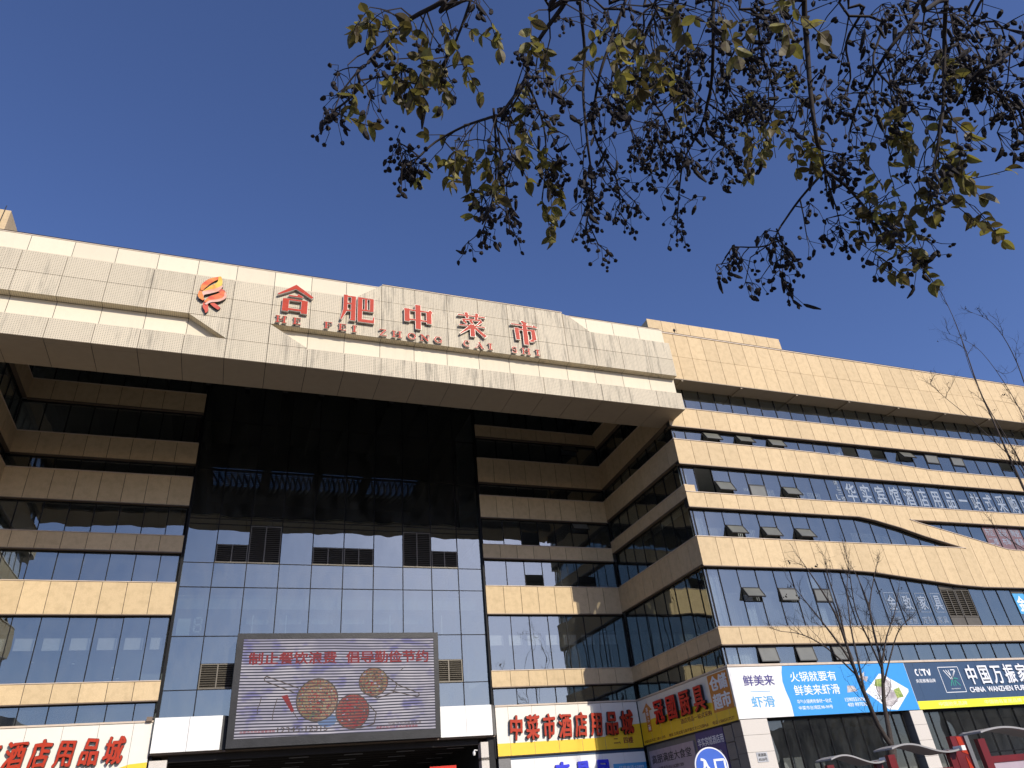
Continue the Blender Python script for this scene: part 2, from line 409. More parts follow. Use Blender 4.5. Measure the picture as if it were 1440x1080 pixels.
def sash(fr, a, b, z0, z1, w, ang, parent):
    W, H = b-a-.05, z1-z0-.03
    f = MB(); t = .045
    for p, q in (((0, -H, 0), (t, 0, .05)), ((W-t, -H, 0), (W, 0, .05)), ((t, -t, 0), (W-t, 0, .05)), ((t, -H, 0), (W-t, -H+t, .05))): f.box(p, q)
    mm = fr.mat(a+.025, z1-.01, w+.012) @ Matrix.Rotation(-R(ang), 4, 'X')
    o = f.build('window_sash', 'frame', parent, mm)
    g = MB(); g.box((t, -H+t, .02), (W-t, -t, .032)); g.build('sash_pane', 'sash', o)
    boxp('transom', fr, a, z1-.02, b, z1+.025, w-.06, w+.035, 'mullion', parent)
    if z0 - 0 > 0: boxp('transom', fr, a, z0-.03, b, z0+.01, w-.06, w+.035, 'mullion', parent)
    if ang > 15:
        s = MB(); L_ = 2*H*math.sin(R(ang)/2)*.96
        for x in (.03, W-.05): s.tube([(x, -H*.98, -.01), (x, -H*math.cos(R(ang)), H*math.sin(R(ang)))], [.008, .008], 4)
        s.build('window_stay', 'metal', parent, fr.mat(a+.025, z1-.01, w+.012))

def louver(fr, a, b, z0, z1, w, parent, n=None):
    W, H = b-a-.05, z1-z0-.04; n = n or max(4, int(H/.11)); f = MB()
    for p, q in (((0, 0, -.05), (.05, H, .02)), ((W-.05, 0, -.05), (W, H, .02)), ((W/2-.03, 0, -.05), (W/2+.03, H, .022)),
                 ((0, -.02, -.05), (W, .03, .021)), ((0, H-.03, -.05), (W, H+.02, .021))): f.box(p, q)
    o = f.build('louver_frame', 'louver', parent, fr.mat(a+.025, z0+.02, w))
    bk = MB(); bk.box((.02, .02, -.16), (W-.02, H-.02, -.14)); bk.build('louver_backing', 'joint', o)
    me = None
    for side in (0, 1):
        x0 = .05 if side == 0 else W/2+.03; L_ = W/2-.08
        for i in range(n):
            if me is None:
                s = MB(); h = H/n
                s.v = [(0, 0, .0), (L_, 0, .0), (L_, h*.62, -.09), (0, h*.62, -.09), (0, -.012, .0), (L_, -.012, .0), (L_, h*.62-.012, -.09), (0, h*.62-.012, -.09)]
                s.f = [(0, 1, 2, 3), (7, 6, 5, 4), (4, 5, 1, 0), (6, 7, 3, 2), (5, 6, 2, 1), (7, 4, 0, 3)]
                me = s.mesh('louver_slat'); me.materials.append(MT['louver'])
            link('louver_slat', me, 'louver', o, Matrix.Translation((x0, .03+(H-.05)*(i+.2)/n, 0)))

# ------------------------------------------------------------------ text
_tq = []
def text(s, fr, u0, v0, u1, v1, w, mat, parent, name='lettering', depth=.004, bold=.0, shear=0, per=False, ret=None, em=False, fill=.94, wob=0, cb=None):
    """writing fitted to a rectangle on a frame; per = one object per character; ret = material of a thicker body behind the face"""
    _tq.append(dict(s=s, fr=fr, r=(u0, v0, u1, v1), w=w, mat=mat, parent=parent, name=name, depth=depth, bold=bold, shear=shear, per=per, ret=ret, em=em, fill=fill, wob=wob))
def flush_text():
    jobs = []
    for q in _tq:
        items = [(c, i) for i, c in enumerate(q['s']) if c != ' '] if q['per'] else [(q['s'], None)]
        for body, i in items:
            for layer in ((0, 1) if q['ret'] else (0,)):
                cu = bpy.data.curves.new('t', 'FONT'); cu.body = body; cu.size = 1; cu.resolution_u = 3 if not q['per'] else 4
                cu.offset = (q['bold'] if q['bold'] <= .006 else 0); cu.shear = q['shear']
                cu.extrude = .001
                o = bpy.data.objects.new('t', cu); COL.objects.link(o); jobs.append((q, i, layer, o))
    dg = bpy.context.evaluated_depsgraph_get(); dg.update()
    for q, i, layer, o in jobs:
        me = bpy.data.meshes.new_from_object(o.evaluated_get(dg)); me.name = q['name']
        r_ = (q['bold'] if q['bold'] > .006 else 0) + (.014 if layer else 0)
        if r_ and me.vertices:
            b = MB(); k_ = 6
            for t in range(k_+1):
                dx, dy = (0, 0) if t == k_ else (r_*math.cos(t*math.tau/k_), r_*.8*math.sin(t*math.tau/k_)); n0 = len(b.v)
                b.v += [(v.co.x+dx, v.co.y+dy, v.co.z) for v in me.vertices]; b.f += [tuple(n0+i_ for i_ in p_.vertices) for p_ in me.polygons]
            nv = len(me.vertices); me = bpy.data.meshes.new(q['name']); me.from_pydata(b.v, [], b.f)
            lay = [i_//nv for i_ in range(len(b.v))]
        else: lay = None
        u0, v0, u1, v1 = q['r']; vs = [v.co for v in me.vertices]
        if not vs: bpy.data.objects.remove(o); print('EMPTY TEXT', q['s']); continue
        if q['per'] or q['em']:
            n = len(q['s']); sw = (u1-u0)/n; H = (v1-v0)
            if q['per']: f = q['fill']; sx = sw*f; ox = u0+sw*i+sw*(1-f)/2; 
            else: sx = sw; ox = u0
            sy = H/.95; oy = v0+.09*sy
            adv = 1.0
            for v in vs: v.x = ox+v.x*sx; v.y = oy+v.y*sy
        else:
            x0, x1 = min(v.x for v in vs), max(v.x for v in vs); y0, y1 = min(v.y for v in vs), max(v.y for v in vs)
            for v in vs: v.x = u0+(v.x-x0)/(x1-x0)*(u1-u0); v.y = v0+(v.y-y0)/max(1e-6, y1-y0)*(v1-v0)
        d = q['depth']
        for vi, v in enumerate(vs):
            z = v.z
            if layer: v.z = q['w'] if z < 0 else q['w']+d*.9
            else: v.z = (q['w']+d*.9-.001 if q['ret'] else q['w']) if z < 0 else q['w']+d
            if lay: v.z += .0004*lay[vi]
            if q['wob']: v.x += q['wob']*math.sin(v.y*9+v.x*5)*.5; v.y += q['wob']*math.sin(v.x*8+1)*.6
        me.materials.clear(); me.materials.append(MT[q['ret'] if layer else q['mat']])
        # origin at the writing's own place
        c = Vector((min(v.x for v in vs), min(v.y for v in vs), 0))
        for v in vs: v.x -= c.x; v.y -= c.y
        mw = q['fr'].mat(c.x, c.y, 0)
        nm = ('character' if q['per'] and q['name'] == 'lettering' else q['name'])
        ob = bpy.data.objects.new(nm if not layer else 'letter_return', me); COL.objects.link(ob)
        if q['parent']: ob.parent = q['parent']; ob.matrix_basis = q['parent'].matrix_basis.inverted() @ mw
        else: ob.matrix_basis = mw
        bpy.data.objects.remove(o)
    _tq.clear()

def strokes(lst, mat, name, parent, fr, u, v, w, sx, sy, w0, w1, grow=0):
    """a character drawn as tapered brush bars in a unit square: (x0, y0, width0, x1, y1, width1)"""
    b = MB()
    for st in lst:
        x0, y0, a, x1, y1, c = st
        x0, x1, y0, y1 = x0*sx, x1*sx, y0*sy, y1*sy; a = a*sy+grow*2; c = c*sy+grow*2
        d = Vector((x1-x0, y1-y0)); d.normalize(); n = Vector((-d.y, d.x)); e = d*grow
        b.prism([(x0-n.x*a/2-e.x, y0-n.y*a/2-e.y), (x1-n.x*c/2+e.x, y1-n.y*c/2+e.y), (x1+n.x*c/2+e.x, y1+n.y*c/2+e.y), (x0+n.x*a/2-e.x, y0+n.y*a/2-e.y)], w0, w1+random.uniform(0, .002))
    o = b.build(name, mat, None, fr.mat(u, v, w))
    if parent: o.parent = parent; o.matrix_basis = parent.matrix_basis.inverted() @ o.matrix_basis
    return o

# ------------------------------------------------------------------ setting: ground, road
def sheet(name, x0, y0, x1, y1, z, mat, label=None):
    b = MB(); b.poly([(x0, y0, z), (x1, y0, z), (x1, y1, z), (x0, y1, z)])
    return tag(b.build(name, mat), kind='structure')
sheet('ground', -600, -600, 600, 600, -.16, 'asphalt')
b = MB(); b.box((-70, 6, -.3), (90, 70, 0)); tag(b.build('pavement', 'pave'), kind='structure')
b = MB(); b.box((-70, -4, -.3), (90, 3.2, 0)); tag(b.build('footpath', 'pave'), kind='structure')
sheet('road', -600, -22, 600, -4.2, -.154, 'asphalt')
b = MB()
for i in range(-20, 25): b.poly([(i*6, -13.1, -.148), (i*6+3, -13.1, -.148), (i*6+3, -12.95, -.148), (i*6, -12.95, -.148)])
tag(b.build('lane_marking', 'paint'), kind='structure')
b = MB(); b.box((-70, 5.85, -.16), (90, 5.998, .03)); b.box((-70, 3.202, -.16), (90, 3.35, .03)); tag(b.build('kerb', 'granited'), kind='structure')

# ------------------------------------------------------------------ the market building
B = empty('market_building')
tag(B, 'large beige stone and glass market hall with a deep canopy over its recessed entrance', 'building')
ROOTS = [(B, (5, 34, 0))]
F30, F31, F39, F28 = FX(30), FX(31.06), FX(39), FX(28.8)
S219, SL = FR(21.9), FL(-11.6)
XR = 57.0

# --- carcass: slabs, back walls, roofs
def carc(name, mat, boxes):
    b = MB()
    for p, q in boxes: b.box(p, q)
    return b.build(name, mat, B)
carc('carcass', 'room', [((22.5, 36.2, 0), (XR, 36.4, 26.2)), ((22.5, 30.5, 26.0), (XR, 48, 26.2)), ((XR, 30.3, 0), (XR+.3, 48, 26.2)),
     ((26.2, 39.0, 0), (26.4, 48, 26)), ((13.6, 44.0, 0), (26.2, 44.2, 26)), ((-19.6, 44.0, 0), (-3.2, 44.2, 26)), ((-16.2, 30.0, 0), (-16.0, 44, 26)),
     ((13.6, 39.2, 26.0), (26.2, 48, 26.2)), ((-20, 39.2, 26.0), (-3.2, 48, 26.2)), ((-16, 30.2, 26.0), (-11.8, 39.2, 26.2))])
# floor slabs, hidden behind the stone bands
sl_ = []
for zb_, zt_ in ((20.4, 21.3), (18.05, 19.2), (15.6, 16.1), (12.4, 13.5), (8.5, 9.0)):
    sl_ += [((22.6, 30.5, zb_), (XR, 36.2, zt_)), ((22.6, 36.4, zb_), (26.2, 44, zt_)), ((13.6, 39.5, zb_), (22.5, 44, zt_)),
            ((-16.0, 30.5, zb_), (-12.2, 44, zt_)), ((-12.21, 39.5, zb_), (-3.2, 44, zt_))]
sl_ += [((22.6, 30.5, 5.1), (XR, 36.2, 7.3)), ((22.6, 36.4, 5.1), (26.2, 44, 7.3)), ((13.6, 39.5, 5.1), (22.5, 44, 7.2)), ((-12.21, 39.5, 5.1), (-3.2, 44, 7.2)), ((-16, 30.5, 5.1), (-12.2, 44, 7.2))]
for q_ in sl_: carc('floor_slab', 'room', [q_])
carc('sun_block_wall', 'roomdark', [((22.4, 30.8 if z1 < 21 else 31.14, z0), (22.45, 36.1, z1)) for z0, z1 in ((7.4, 8.4), (9.05, 12.35), (13.6, 15.55), (16.15, 18.0), (19.25, 20.35), (21.35, 25.9))]+[((22.6, 36.1, 7), (26.2, 36.2, 26))])  # dark wall added behind the side glass to stop sunlight passing through
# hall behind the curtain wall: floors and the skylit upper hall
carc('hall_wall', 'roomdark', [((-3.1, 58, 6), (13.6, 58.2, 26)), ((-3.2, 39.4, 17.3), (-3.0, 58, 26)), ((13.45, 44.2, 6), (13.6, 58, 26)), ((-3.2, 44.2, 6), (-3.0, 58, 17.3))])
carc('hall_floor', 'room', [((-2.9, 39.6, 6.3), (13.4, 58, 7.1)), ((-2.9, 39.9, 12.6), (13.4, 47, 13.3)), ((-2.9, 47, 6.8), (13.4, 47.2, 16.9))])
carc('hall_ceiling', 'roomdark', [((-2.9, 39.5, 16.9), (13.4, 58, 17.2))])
rf = []
xs = [-3.2, -2.65, .75, 1.25, 4.2, 4.7, 7.7, 8.6-.5+.1, 12.4, 13.6]
rf = [((-3.2, 39.5, 26), (13.6, 51.5, 26.3)), ((-3.2, 55.4, 26), (13.6, 58.2, 26.3)), ((-3.2, 51.5, 26), (-2.6, 55.4, 26.3)), ((12.7, 51.5, 26), (13.6, 55.4, 26.3)),
      ((.85, 51.5, 26), (1.45, 55.4, 26.3)), ((4.6, 51.5, 26), (5.2, 55.4, 26.3)), ((8.3, 51.5, 26), (8.9, 55.4, 26.3))]
carc('roof_slab', 'roomdark', rf)
tb = MB()
for a, b_ in ((-2.6, .85), (1.45, 4.6), (5.2, 8.3), (8.9, 12.7)):
    n = 8
    for i in range(n+1):
        x = a+(b_-a)*i/n; tb.tube([(x, 51.5, 25.9), (x, 55.4, 25.9)], [.05, .05], 4)
    for k in range(12): tb.tube([(a, 51.6+k*.33, 25.95), (b_, 51.6+k*.33, 25.95)], [.05, .05], 4)
    for i in range(n):
        x = a+(b_-a)*i/n; x2 = a+(b_-a)*(i+1)/n
        tb.tube([(x, 51.5, 25.6), (x2, 53.4, 25.6)], [.09, .09], 4); tb.tube([(x2, 53.4, 25.6), (x, 55.4, 25.6)], [.09, .09], 4)
tb.build('skylight_truss', 'mullion', B)
for a, b_ in ((-2.6, .85), (1.45, 4.6), (5.2, 8.3), (8.9, 12.7)): boxp('skylight_pane', FD(26.2), a, -55.4, b_, -51.5, -.02, 0, 'skyglass', B)

boxp('sun_block_plug', FX(31.1), 22.12, 20.3, 22.4, 26.0, 0, .15, 'joint', B)  # plug added beside the canopy end to close a slit of sun
# --- right wing, front
G = [21.9]+[21.75+1.13*k for k in range(1, 32)]
G = [g for g in G if g < XR]; G[0] = 22.0
ka = dict(parent=B)
b1b, b1t = 20.23, 21.45
pb = band(F30, 22.3, XR, 25.15, 26.8, 23.54, 1.02, B, name='parapet_panel', deep=.25, edge=False)
pb2 = band(F30, 22.3, XR, 23.52, 25.15, 23.54, 1.02, B, name='parapet_panel', deep=.25, edge=False)
b = MB(); b.box((22.25, 26.8, -.5), (XR, 26.86, .04)); b.build('parapet_coping', 'coping', B, F30.mat(0, 0, 0))
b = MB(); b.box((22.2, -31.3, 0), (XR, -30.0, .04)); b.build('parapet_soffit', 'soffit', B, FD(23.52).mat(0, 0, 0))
b = MB()
for i in range(10): b.box((23.4+i*4.2, -31.2, .045), (23.52+i*4.2, -30.05, .12))
b.build('soffit_fin', 'soffit', B, FD(23.52).mat(0, 0, 0))
b = MB(); b.box((22.2, 21.45, -1.2), (XR, 21.47, -.05)); b.build('window_ledge', 'brown', B, F30.mat(0, 0, 0))
b1 = band(F30, 21.85, XR, b1b, b1t, 23.87-1.02, 1.0205, B)
b2t = lin((29.4, 19.36), (31.7, 19.33), (35.2, 19.22), (38.5, 19.0), (40.5, 18.86), (43, 18.83), (60, 18.86))
band(F30, 21.87, XR, 17.89, b2t, 22.95, 1.02, B, brk=(29.4, 31.7, 35.2, 38.5, 40.5))
b3b = lin((33.3, 15.37), (34.4, 15.22), (36.2, 14.83), (37.83, 14.38), (40.76, 13.72))
sl2 = lin((37.17, 15.37), (37.86, 15.16), (41.17, 14.45), (44.3, 13.76), (45.0, 13.72))
b4b = lin((30.5, 12.2), (33, 12.09), (36.1, 11.77), (38.9, 11.49), (41, 11.39), (60, 11.37))
PH = 23.01
band(F30, 21.87, 37.17, b3b, 16.2, PH, 1.018, B, brk=(33.3, 34.4, 36.2))
j1 = PH+1.018*14
band(F30, 37.17, XR, 15.37, 16.2, PH+1.018*14, 1.018, B)
band(F30, 37.17, 40.76, b3b, sl2, PH+1.018*14, 1.018, B, edge=False, brk=(37.83,))
band(F30, 40.76, XR, b4b, sl2, PH+1.018*18, 1.018, B, edge=False, brk=(41.17, 44.3, 45.0))
band(F30, 21.9, 40.76, b4b, 13.72, PH, 1.018, B, brk=(30.5, 33, 36.1, 38.9))
e_ = MB()
for a, c in zip((37.17, 37.86, 41.17, 44.3), (37.86, 41.17, 44.3, 45.0)): e_.prism([(a, sl2(a)), (c, sl2(c)), (c, sl2(c)+.035), (a, sl2(a)+.035)], -.25, .035)
e_.prism([(45, 13.72), (XR, 13.72), (XR, 13.755), (45, 13.755)], -.25, .035); e_.build('coping', 'coping', B, F30.mat(0, 0, 0))
e_ = MB()
kx = (37.17, 37.83, 40.76)
for a, c in zip(kx, kx[1:]): e_.prism([(a, b3b(a)-.045), (c, b3b(c)-.045), (c, b3b(c)), (a, b3b(a))], -.3, .02)
kx = (40.76, 41, XR)
for a, c in zip(kx, kx[1:]): e_.prism([(a, b4b(a)-.045), (c, b4b(c)-.045), (c, b4b(c)), (a, b4b(a))], -.3, .02)
e_.build('drip_edge', 'brown', B, F30.mat(0, 0, 0))
band(F30, 21.9, XR, 8.34, 9.15, 23.1, 1.012, B)
# corner tab of the third band
quad_panel('corner_panel', F30, 21.86, 22.5, lambda x: 16.235, lambda x: 16.63, -.42, 0, 'stone', B, 0, 0)

# glass of the wing
FW = FX(30)
def idx(x): return min(range(len(G)), key=lambda i: abs(G[i]-x))
glazing(F31, [22.3]+[22.9+1.12*k for k in range(1, 31)], 21.47, 23.5, 0, B, tilt=.003, head_shade=0)
cB = {}
for x in (24.0, 26.27, 28.53): cB[idx(x)] = [(19.42, 20.1, 'open')]
for x, kd in ((34.18, 'hole'), (36.44, 'hole'), (38.7, 'open'), (40.96, 'closed'), (43.2, 'closed'), (47.7, 'hole')):
    z0 = b2t(x)+.05; cB[idx(x)] = [(z0, 19.5, 'pane'), (19.5, 20.15, kd)] if kd != 'hole' else [(z0, 19.5, 'pane'), (19.5, 20.15, 'hole')]
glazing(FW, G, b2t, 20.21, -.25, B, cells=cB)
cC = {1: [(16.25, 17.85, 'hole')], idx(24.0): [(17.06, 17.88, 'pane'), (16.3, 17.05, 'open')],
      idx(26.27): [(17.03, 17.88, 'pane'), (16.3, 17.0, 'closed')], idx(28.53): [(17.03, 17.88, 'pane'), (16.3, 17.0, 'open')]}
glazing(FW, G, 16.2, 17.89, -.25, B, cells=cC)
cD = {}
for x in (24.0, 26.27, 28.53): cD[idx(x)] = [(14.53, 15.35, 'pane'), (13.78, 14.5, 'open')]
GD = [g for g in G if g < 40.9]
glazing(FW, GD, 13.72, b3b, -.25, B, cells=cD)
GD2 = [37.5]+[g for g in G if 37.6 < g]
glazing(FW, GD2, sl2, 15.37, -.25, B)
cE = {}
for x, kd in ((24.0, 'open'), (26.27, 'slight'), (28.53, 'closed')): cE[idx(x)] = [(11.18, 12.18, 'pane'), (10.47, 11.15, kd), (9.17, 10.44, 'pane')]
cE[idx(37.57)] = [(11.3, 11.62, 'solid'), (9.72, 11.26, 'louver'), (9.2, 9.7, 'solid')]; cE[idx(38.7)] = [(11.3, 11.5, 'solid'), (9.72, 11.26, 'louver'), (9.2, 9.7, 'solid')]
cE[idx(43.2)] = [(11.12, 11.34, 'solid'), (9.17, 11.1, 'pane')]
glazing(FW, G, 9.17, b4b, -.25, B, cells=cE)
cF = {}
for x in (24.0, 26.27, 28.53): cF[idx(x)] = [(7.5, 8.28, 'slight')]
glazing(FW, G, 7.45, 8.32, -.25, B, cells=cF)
# ground floor shopfront and piers
g1 = [23.42, 24.45, 25.1, 26.02, 27.0, 27.98, 28.96, 30.05, 31.12, 31.75]
g2 = [33.1, 33.6, 34.52, 35.45, 36.39, 37.38, 38.42, 39.54, 40.5, 41.4, 42.4, 43.0]
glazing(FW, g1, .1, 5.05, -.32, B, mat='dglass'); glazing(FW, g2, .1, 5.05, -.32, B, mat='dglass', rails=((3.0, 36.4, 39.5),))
def pier(x0, x1, side=True):
    b = MB(); b.box((x0+.02, 0, -.7), (x1-.02, 5.06, -.03)); c = b.build('pier', 'joint', B, F30.mat(0, 0, 0)); inv = F30.mat(0, 0, 0).inverted()
    zs = [0, .92, 1.62, 2.32, 3.02, 3.72, 4.41, 5.055]
    for a, d in zip(zs, zs[1:]):
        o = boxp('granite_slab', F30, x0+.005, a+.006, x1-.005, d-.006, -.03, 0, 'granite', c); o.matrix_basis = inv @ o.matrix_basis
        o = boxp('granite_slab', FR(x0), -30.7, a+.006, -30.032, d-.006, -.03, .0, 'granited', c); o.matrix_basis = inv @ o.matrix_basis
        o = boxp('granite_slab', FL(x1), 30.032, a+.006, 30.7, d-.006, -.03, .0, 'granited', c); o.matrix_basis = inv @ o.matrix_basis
    return c
pier(21.93, 23.4); pier(32.0, 32.87); pier(43.0, 44.4)
carc('sign_carrier', 'joint', [((22.05, 30.06, 5.1), (XR, 30.5, 7.35)), ((21.96, 30.5, 5.1), (22.3, 39.0, 7.32)), ((13.5, 39.05, 5.0), (22.3, 39.5, 7.3)), ((-12.0, 39.05, 5.0), (-3.0, 39.5, 7.25))])
# shop interior lights and shelves
carc('shop_interior', 'room', [((23.5, 34.5, 0), (31.8, 34.7, 2.6)), ((33.3, 34.0, 0), (43, 34.2, 2.8)), ((25.0, 31.6, 1.5), (26.2, 31.7, 3.5)), ((27.0, 31.9, .5), (27.6, 32, 3.2))])

# --- right wing, side towards the recess (X = 21.9)
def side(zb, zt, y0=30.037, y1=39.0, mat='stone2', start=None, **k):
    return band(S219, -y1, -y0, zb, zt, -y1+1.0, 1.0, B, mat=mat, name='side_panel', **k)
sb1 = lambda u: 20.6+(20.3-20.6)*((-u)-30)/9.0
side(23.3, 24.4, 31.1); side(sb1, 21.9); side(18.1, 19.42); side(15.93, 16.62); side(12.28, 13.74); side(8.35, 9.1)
S221 = FR(22.14)
gs = [-39.0]+[-39.0+1.13*k for k in range(1, 8)]+[-30.27]
for zb_, zt_ in ((7.45, 8.35), (9.1, 12.28), (13.74, 15.93), (16.62, 18.1), (19.42, 20.6), (21.9, 23.3), (24.4, 26)):
    y0 = 30.27 if zt_ < 21 else 31.05
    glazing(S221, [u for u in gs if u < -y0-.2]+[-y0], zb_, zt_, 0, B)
# --- back wall, right part
def back_r(zb, zt): return band(F39, 13.36, 21.9, zb, zt, 14.43, 1.067, B, mat='stone')
for zb_, zt_ in ((23.5, 24.3), (20.28, 21.93), (17.97, 19.37), (15.43, 16.24), (12.2, 13.76), (8.31, 9.12)): back_r(zb_, zt_)
gr = [13.45, 14.8, 15.95, 17.1, 18.25, 19.4, 20.55, 22.1]
F392 = FX(39.25)
for zb_, zt_ in ((7.35, 8.31), (9.12, 12.2), (13.76, 15.43), (16.24, 17.97), (19.37, 20.28), (21.93, 23.5), (24.3, 26)):
    cc = {}
    if zb_ == 13.76: cc = {2: [(14.55, 15.4, 'pane'), (13.8, 14.52, 'hole')], 5: [(14.5, 15.4, 'pane'), (13.8, 14.47, 'hole')]}
    if zb_ == 16.24: cc = {2: [(17.2, 17.95, 'pane'), (16.3, 17.17, 'hole')], 5: [(16.28, 17.3, 'pane'), (17.3, 17.9, 'open')]}
    if zb_ == 21.93: cc = {5: [(21.97, 22.75, 'pane'), (22.75, 23.45, 'open')]}
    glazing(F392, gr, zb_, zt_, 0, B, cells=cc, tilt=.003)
# --- back wall, left part, and the left wing's side wall (X = -11.6)
def back_l(zb, zt): return band(F39, -11.6, -2.87, zb, zt, -10.51, 1.091, B, mat='stone')
LB = ((23.45, 24.65), (20.22, 21.47), (17.78, 19.4), (15.23, 16.08), (12.09, 13.64), (8.2, 9.03))
for zb_, zt_ in LB: back_l(zb_, zt_)
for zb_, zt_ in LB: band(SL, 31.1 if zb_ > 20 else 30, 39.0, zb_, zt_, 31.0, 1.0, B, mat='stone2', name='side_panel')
gl = [-11.85, -10.68, -9.53, -8.38, -7.24, -6.1, -4.95, -3.81, -2.95]
LG = ((7.25, 8.2), (9.03, 12.09), (13.64, 15.23), (16.08, 17.78), (19.4, 20.22), (21.47, 23.45), (24.65, 26))
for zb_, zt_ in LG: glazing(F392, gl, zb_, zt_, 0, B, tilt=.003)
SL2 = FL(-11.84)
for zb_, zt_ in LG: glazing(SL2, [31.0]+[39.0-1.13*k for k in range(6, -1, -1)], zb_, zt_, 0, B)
b = MB(); b.box((-20, 30.2, 26.2), (-11.6, 36, 26.6)); b.build('wing_roof', 'room', B)
# --- central curtain wall
CX = [-2.85, -1.27, .33, 1.97, 3.64, 5.31, 6.97, 8.62, 10.27, 11.84, 13.37]
def crow(z0, z1, skip=()):
    glazing(F392, CX, z0, z1, 0, B, mat='cglass', cells={i: [] for i in skip}, mull=False, tilt=.0016, head_shade=0)
crow(7.42, 8.64, range(2, 8)); crow(8.64, 11.1, [1]+list(range(2, 8))+[8]); crow(11.1, 13.53); crow(13.53, 14.8)
crow(14.8, 16.9, (1, 2, 4, 5, 7, 8)); crow(16.9, 17.2); crow(17.2, 20.1); crow(20.1, 23.1); crow(23.1, 26)
for i in (1, 4, 5, 8):
    boxp('window_pane', F392, CX[i]+.02, 15.82, CX[i+1]-.02, 16.88, -.012, 0, 'cglass', B); louver(F392, CX[i], CX[i+1], 14.82, 15.8, 0, B)
for i in (2, 7): louver(F392, CX[i], CX[i+1], 14.82, 16.88, 0, B)
for i in (1, 8):
    boxp('window_pane', F392, CX[i]+.02, 9.82, CX[i+1]-.02, 11.08, -.012, 0, 'cglass', B); louver(F392, CX[i], CX[i+1], 8.66, 9.8, 0, B)
for x in CX: boxp('mullion', F392, x-.024, 7.42, x+.024, 26, -.1, .025, 'mullion', B)
for z in (7.42, 8.64, 11.1, 13.53, 14.8, 16.9, 17.2, 20.1, 23.1):
    boxp('transom', F392, -2.85, z-.02, 13.37, z+.02, -.09, .02, 'mullion', B)
boxp('end_post', F39, -2.86, 4.9, -2.74, 26, -.3, -.06, 'mullion', B); boxp('end_post', F39, 13.28, 4.9, 13.36, 26, -.3, -.06, 'mullion', B)
# white blocks either side of the screen and the passage underneath
for a, c, d in ((-2.84, -1.38, 0.0), (-1.38, .03, .13)): boxp('white_panel', F39, a+.008, 5.97, c-.008, 7.4, -.3, .32, 'white', B)
for a, c in ((10.36, 11.72), (11.72, 13.12)): boxp('white_panel', F39, a+.008, 5.97, c-.008, 7.4, -.3, .32, 'white', B)
polyp('white_panel', FD(0), [(13.13, -38.68), (13.37, -38.95), (13.37, -39.3), (13.13, -39.3)], -7.4, -5.97, 'metal', B)
polyp('white_panel', FD(0), [(.04, -38.68), (.27, -38.9), (.27, -39.3), (.04, -39.3)], -7.4, -5.97, 'metal', B)
b = MB(); b.box((.3, 38.95, 5.97), (10.3, 39.2, 7.42)); b.build('screen_backing', 'joint', B)
b = MB(); b.box((-2.9, 38.9, 5.9), (13.3, 56, 5.965)); b.build('passage_ceiling', 'brown', B)
b = MB()
for k in range(14): b.box((-2.1, 39.3+k*1.1, 5.62), (12.5, 39.5+k*1.1, 5.9))
b.build('ceiling_beam', 'joint', B)
for k in range(4):
    for x in (.6, 3.2, 5.8, 8.4, 11): boxp('ceiling_light', FD(5.6), x, -40.05-k*2.2, x+.9, -39.9-k*2.2, 0, .03, 'metal', B)
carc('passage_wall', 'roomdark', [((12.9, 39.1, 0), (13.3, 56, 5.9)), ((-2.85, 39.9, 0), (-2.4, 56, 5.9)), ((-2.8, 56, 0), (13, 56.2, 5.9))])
for a, c in ((-2.83, -2.1), (12.53, 12.93)):
    for z0 in (0, 1.0, 2.0, 3.0, 4.0, 4.85): boxp('granite_slab', F39, a, z0+.005, c, min(z0+.99, 5.7 if z0 > 4.5 else 5), -.5, -.02, 'granite', B)
# room behind the left sign and below the right one
boxp('shop_wall', F39, 13.45, 0, 21.9, 4.98, -.3, -.12, 'metal', B)
for k in range(6): boxp('shopfront_panel', F39, 14.1+k*1.3, 3.3, 14.1+k*1.3+1.29, 4.8, -.115, -.06, 'white', B)
boxp('fascia_strip', F39, 14.1, 4.8, 21.88, 4.96, -.115, -.05, 'navy', B)
boxp('shopfront_panel', F39, 13.45, 3.4, 14.09, 4.98, -.115, -.06, 'granited', B)
boxp('shop_wall', F39, -11.8, 0, -2.95, 4.98, -.3, -.12, 'metal', B)
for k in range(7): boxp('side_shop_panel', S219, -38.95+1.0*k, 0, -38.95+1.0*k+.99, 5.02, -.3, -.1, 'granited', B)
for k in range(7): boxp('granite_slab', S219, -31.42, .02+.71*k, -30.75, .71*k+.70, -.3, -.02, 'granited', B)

# --- canopy
JX = [-12.1, -10.4, -8.66, -6.91, -5.16, -3.41, -1.66, .11, 1.88, 3.6, 5.34, 7.06, 8.77, 10.48, 12.15, 13.82, 15.48, 17.16, 18.86, 20.56, 22.2]
cb = MB(); cb.box((-12.1, 29.22, 20.66), (22.18, 31.0, 26.12)); core = cb.build('canopy', 'cream', B)
b = MB(); b.box((-12.0, 31.01, 20.7), (21.85, 31.06, 25.95)); b.build('reflection_dark_sheet', 'roomdark', B)  # unseen dark sheet added behind the beam to blacken its reflection
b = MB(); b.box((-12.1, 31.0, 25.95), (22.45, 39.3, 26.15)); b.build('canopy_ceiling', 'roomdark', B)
b = MB()
for k in range(16): b.box((-11.6+k*2.15, 31.02, 25.3), (-11.3+k*2.15, 39, 25.94))
b.build('ceiling_beam', 'roomdark', B)
def cp(name, x0, x1, z0, z1, w0, w1, mat): 
    o = boxp(name, F28, x0+.012, z0+.01, x1-.012, z1-.01, w0, w1, mat, core); return o
bk = MB(); bk.box((-12.1, 20.62, -.4), (22.17, 26.2, -.405+.0)); 
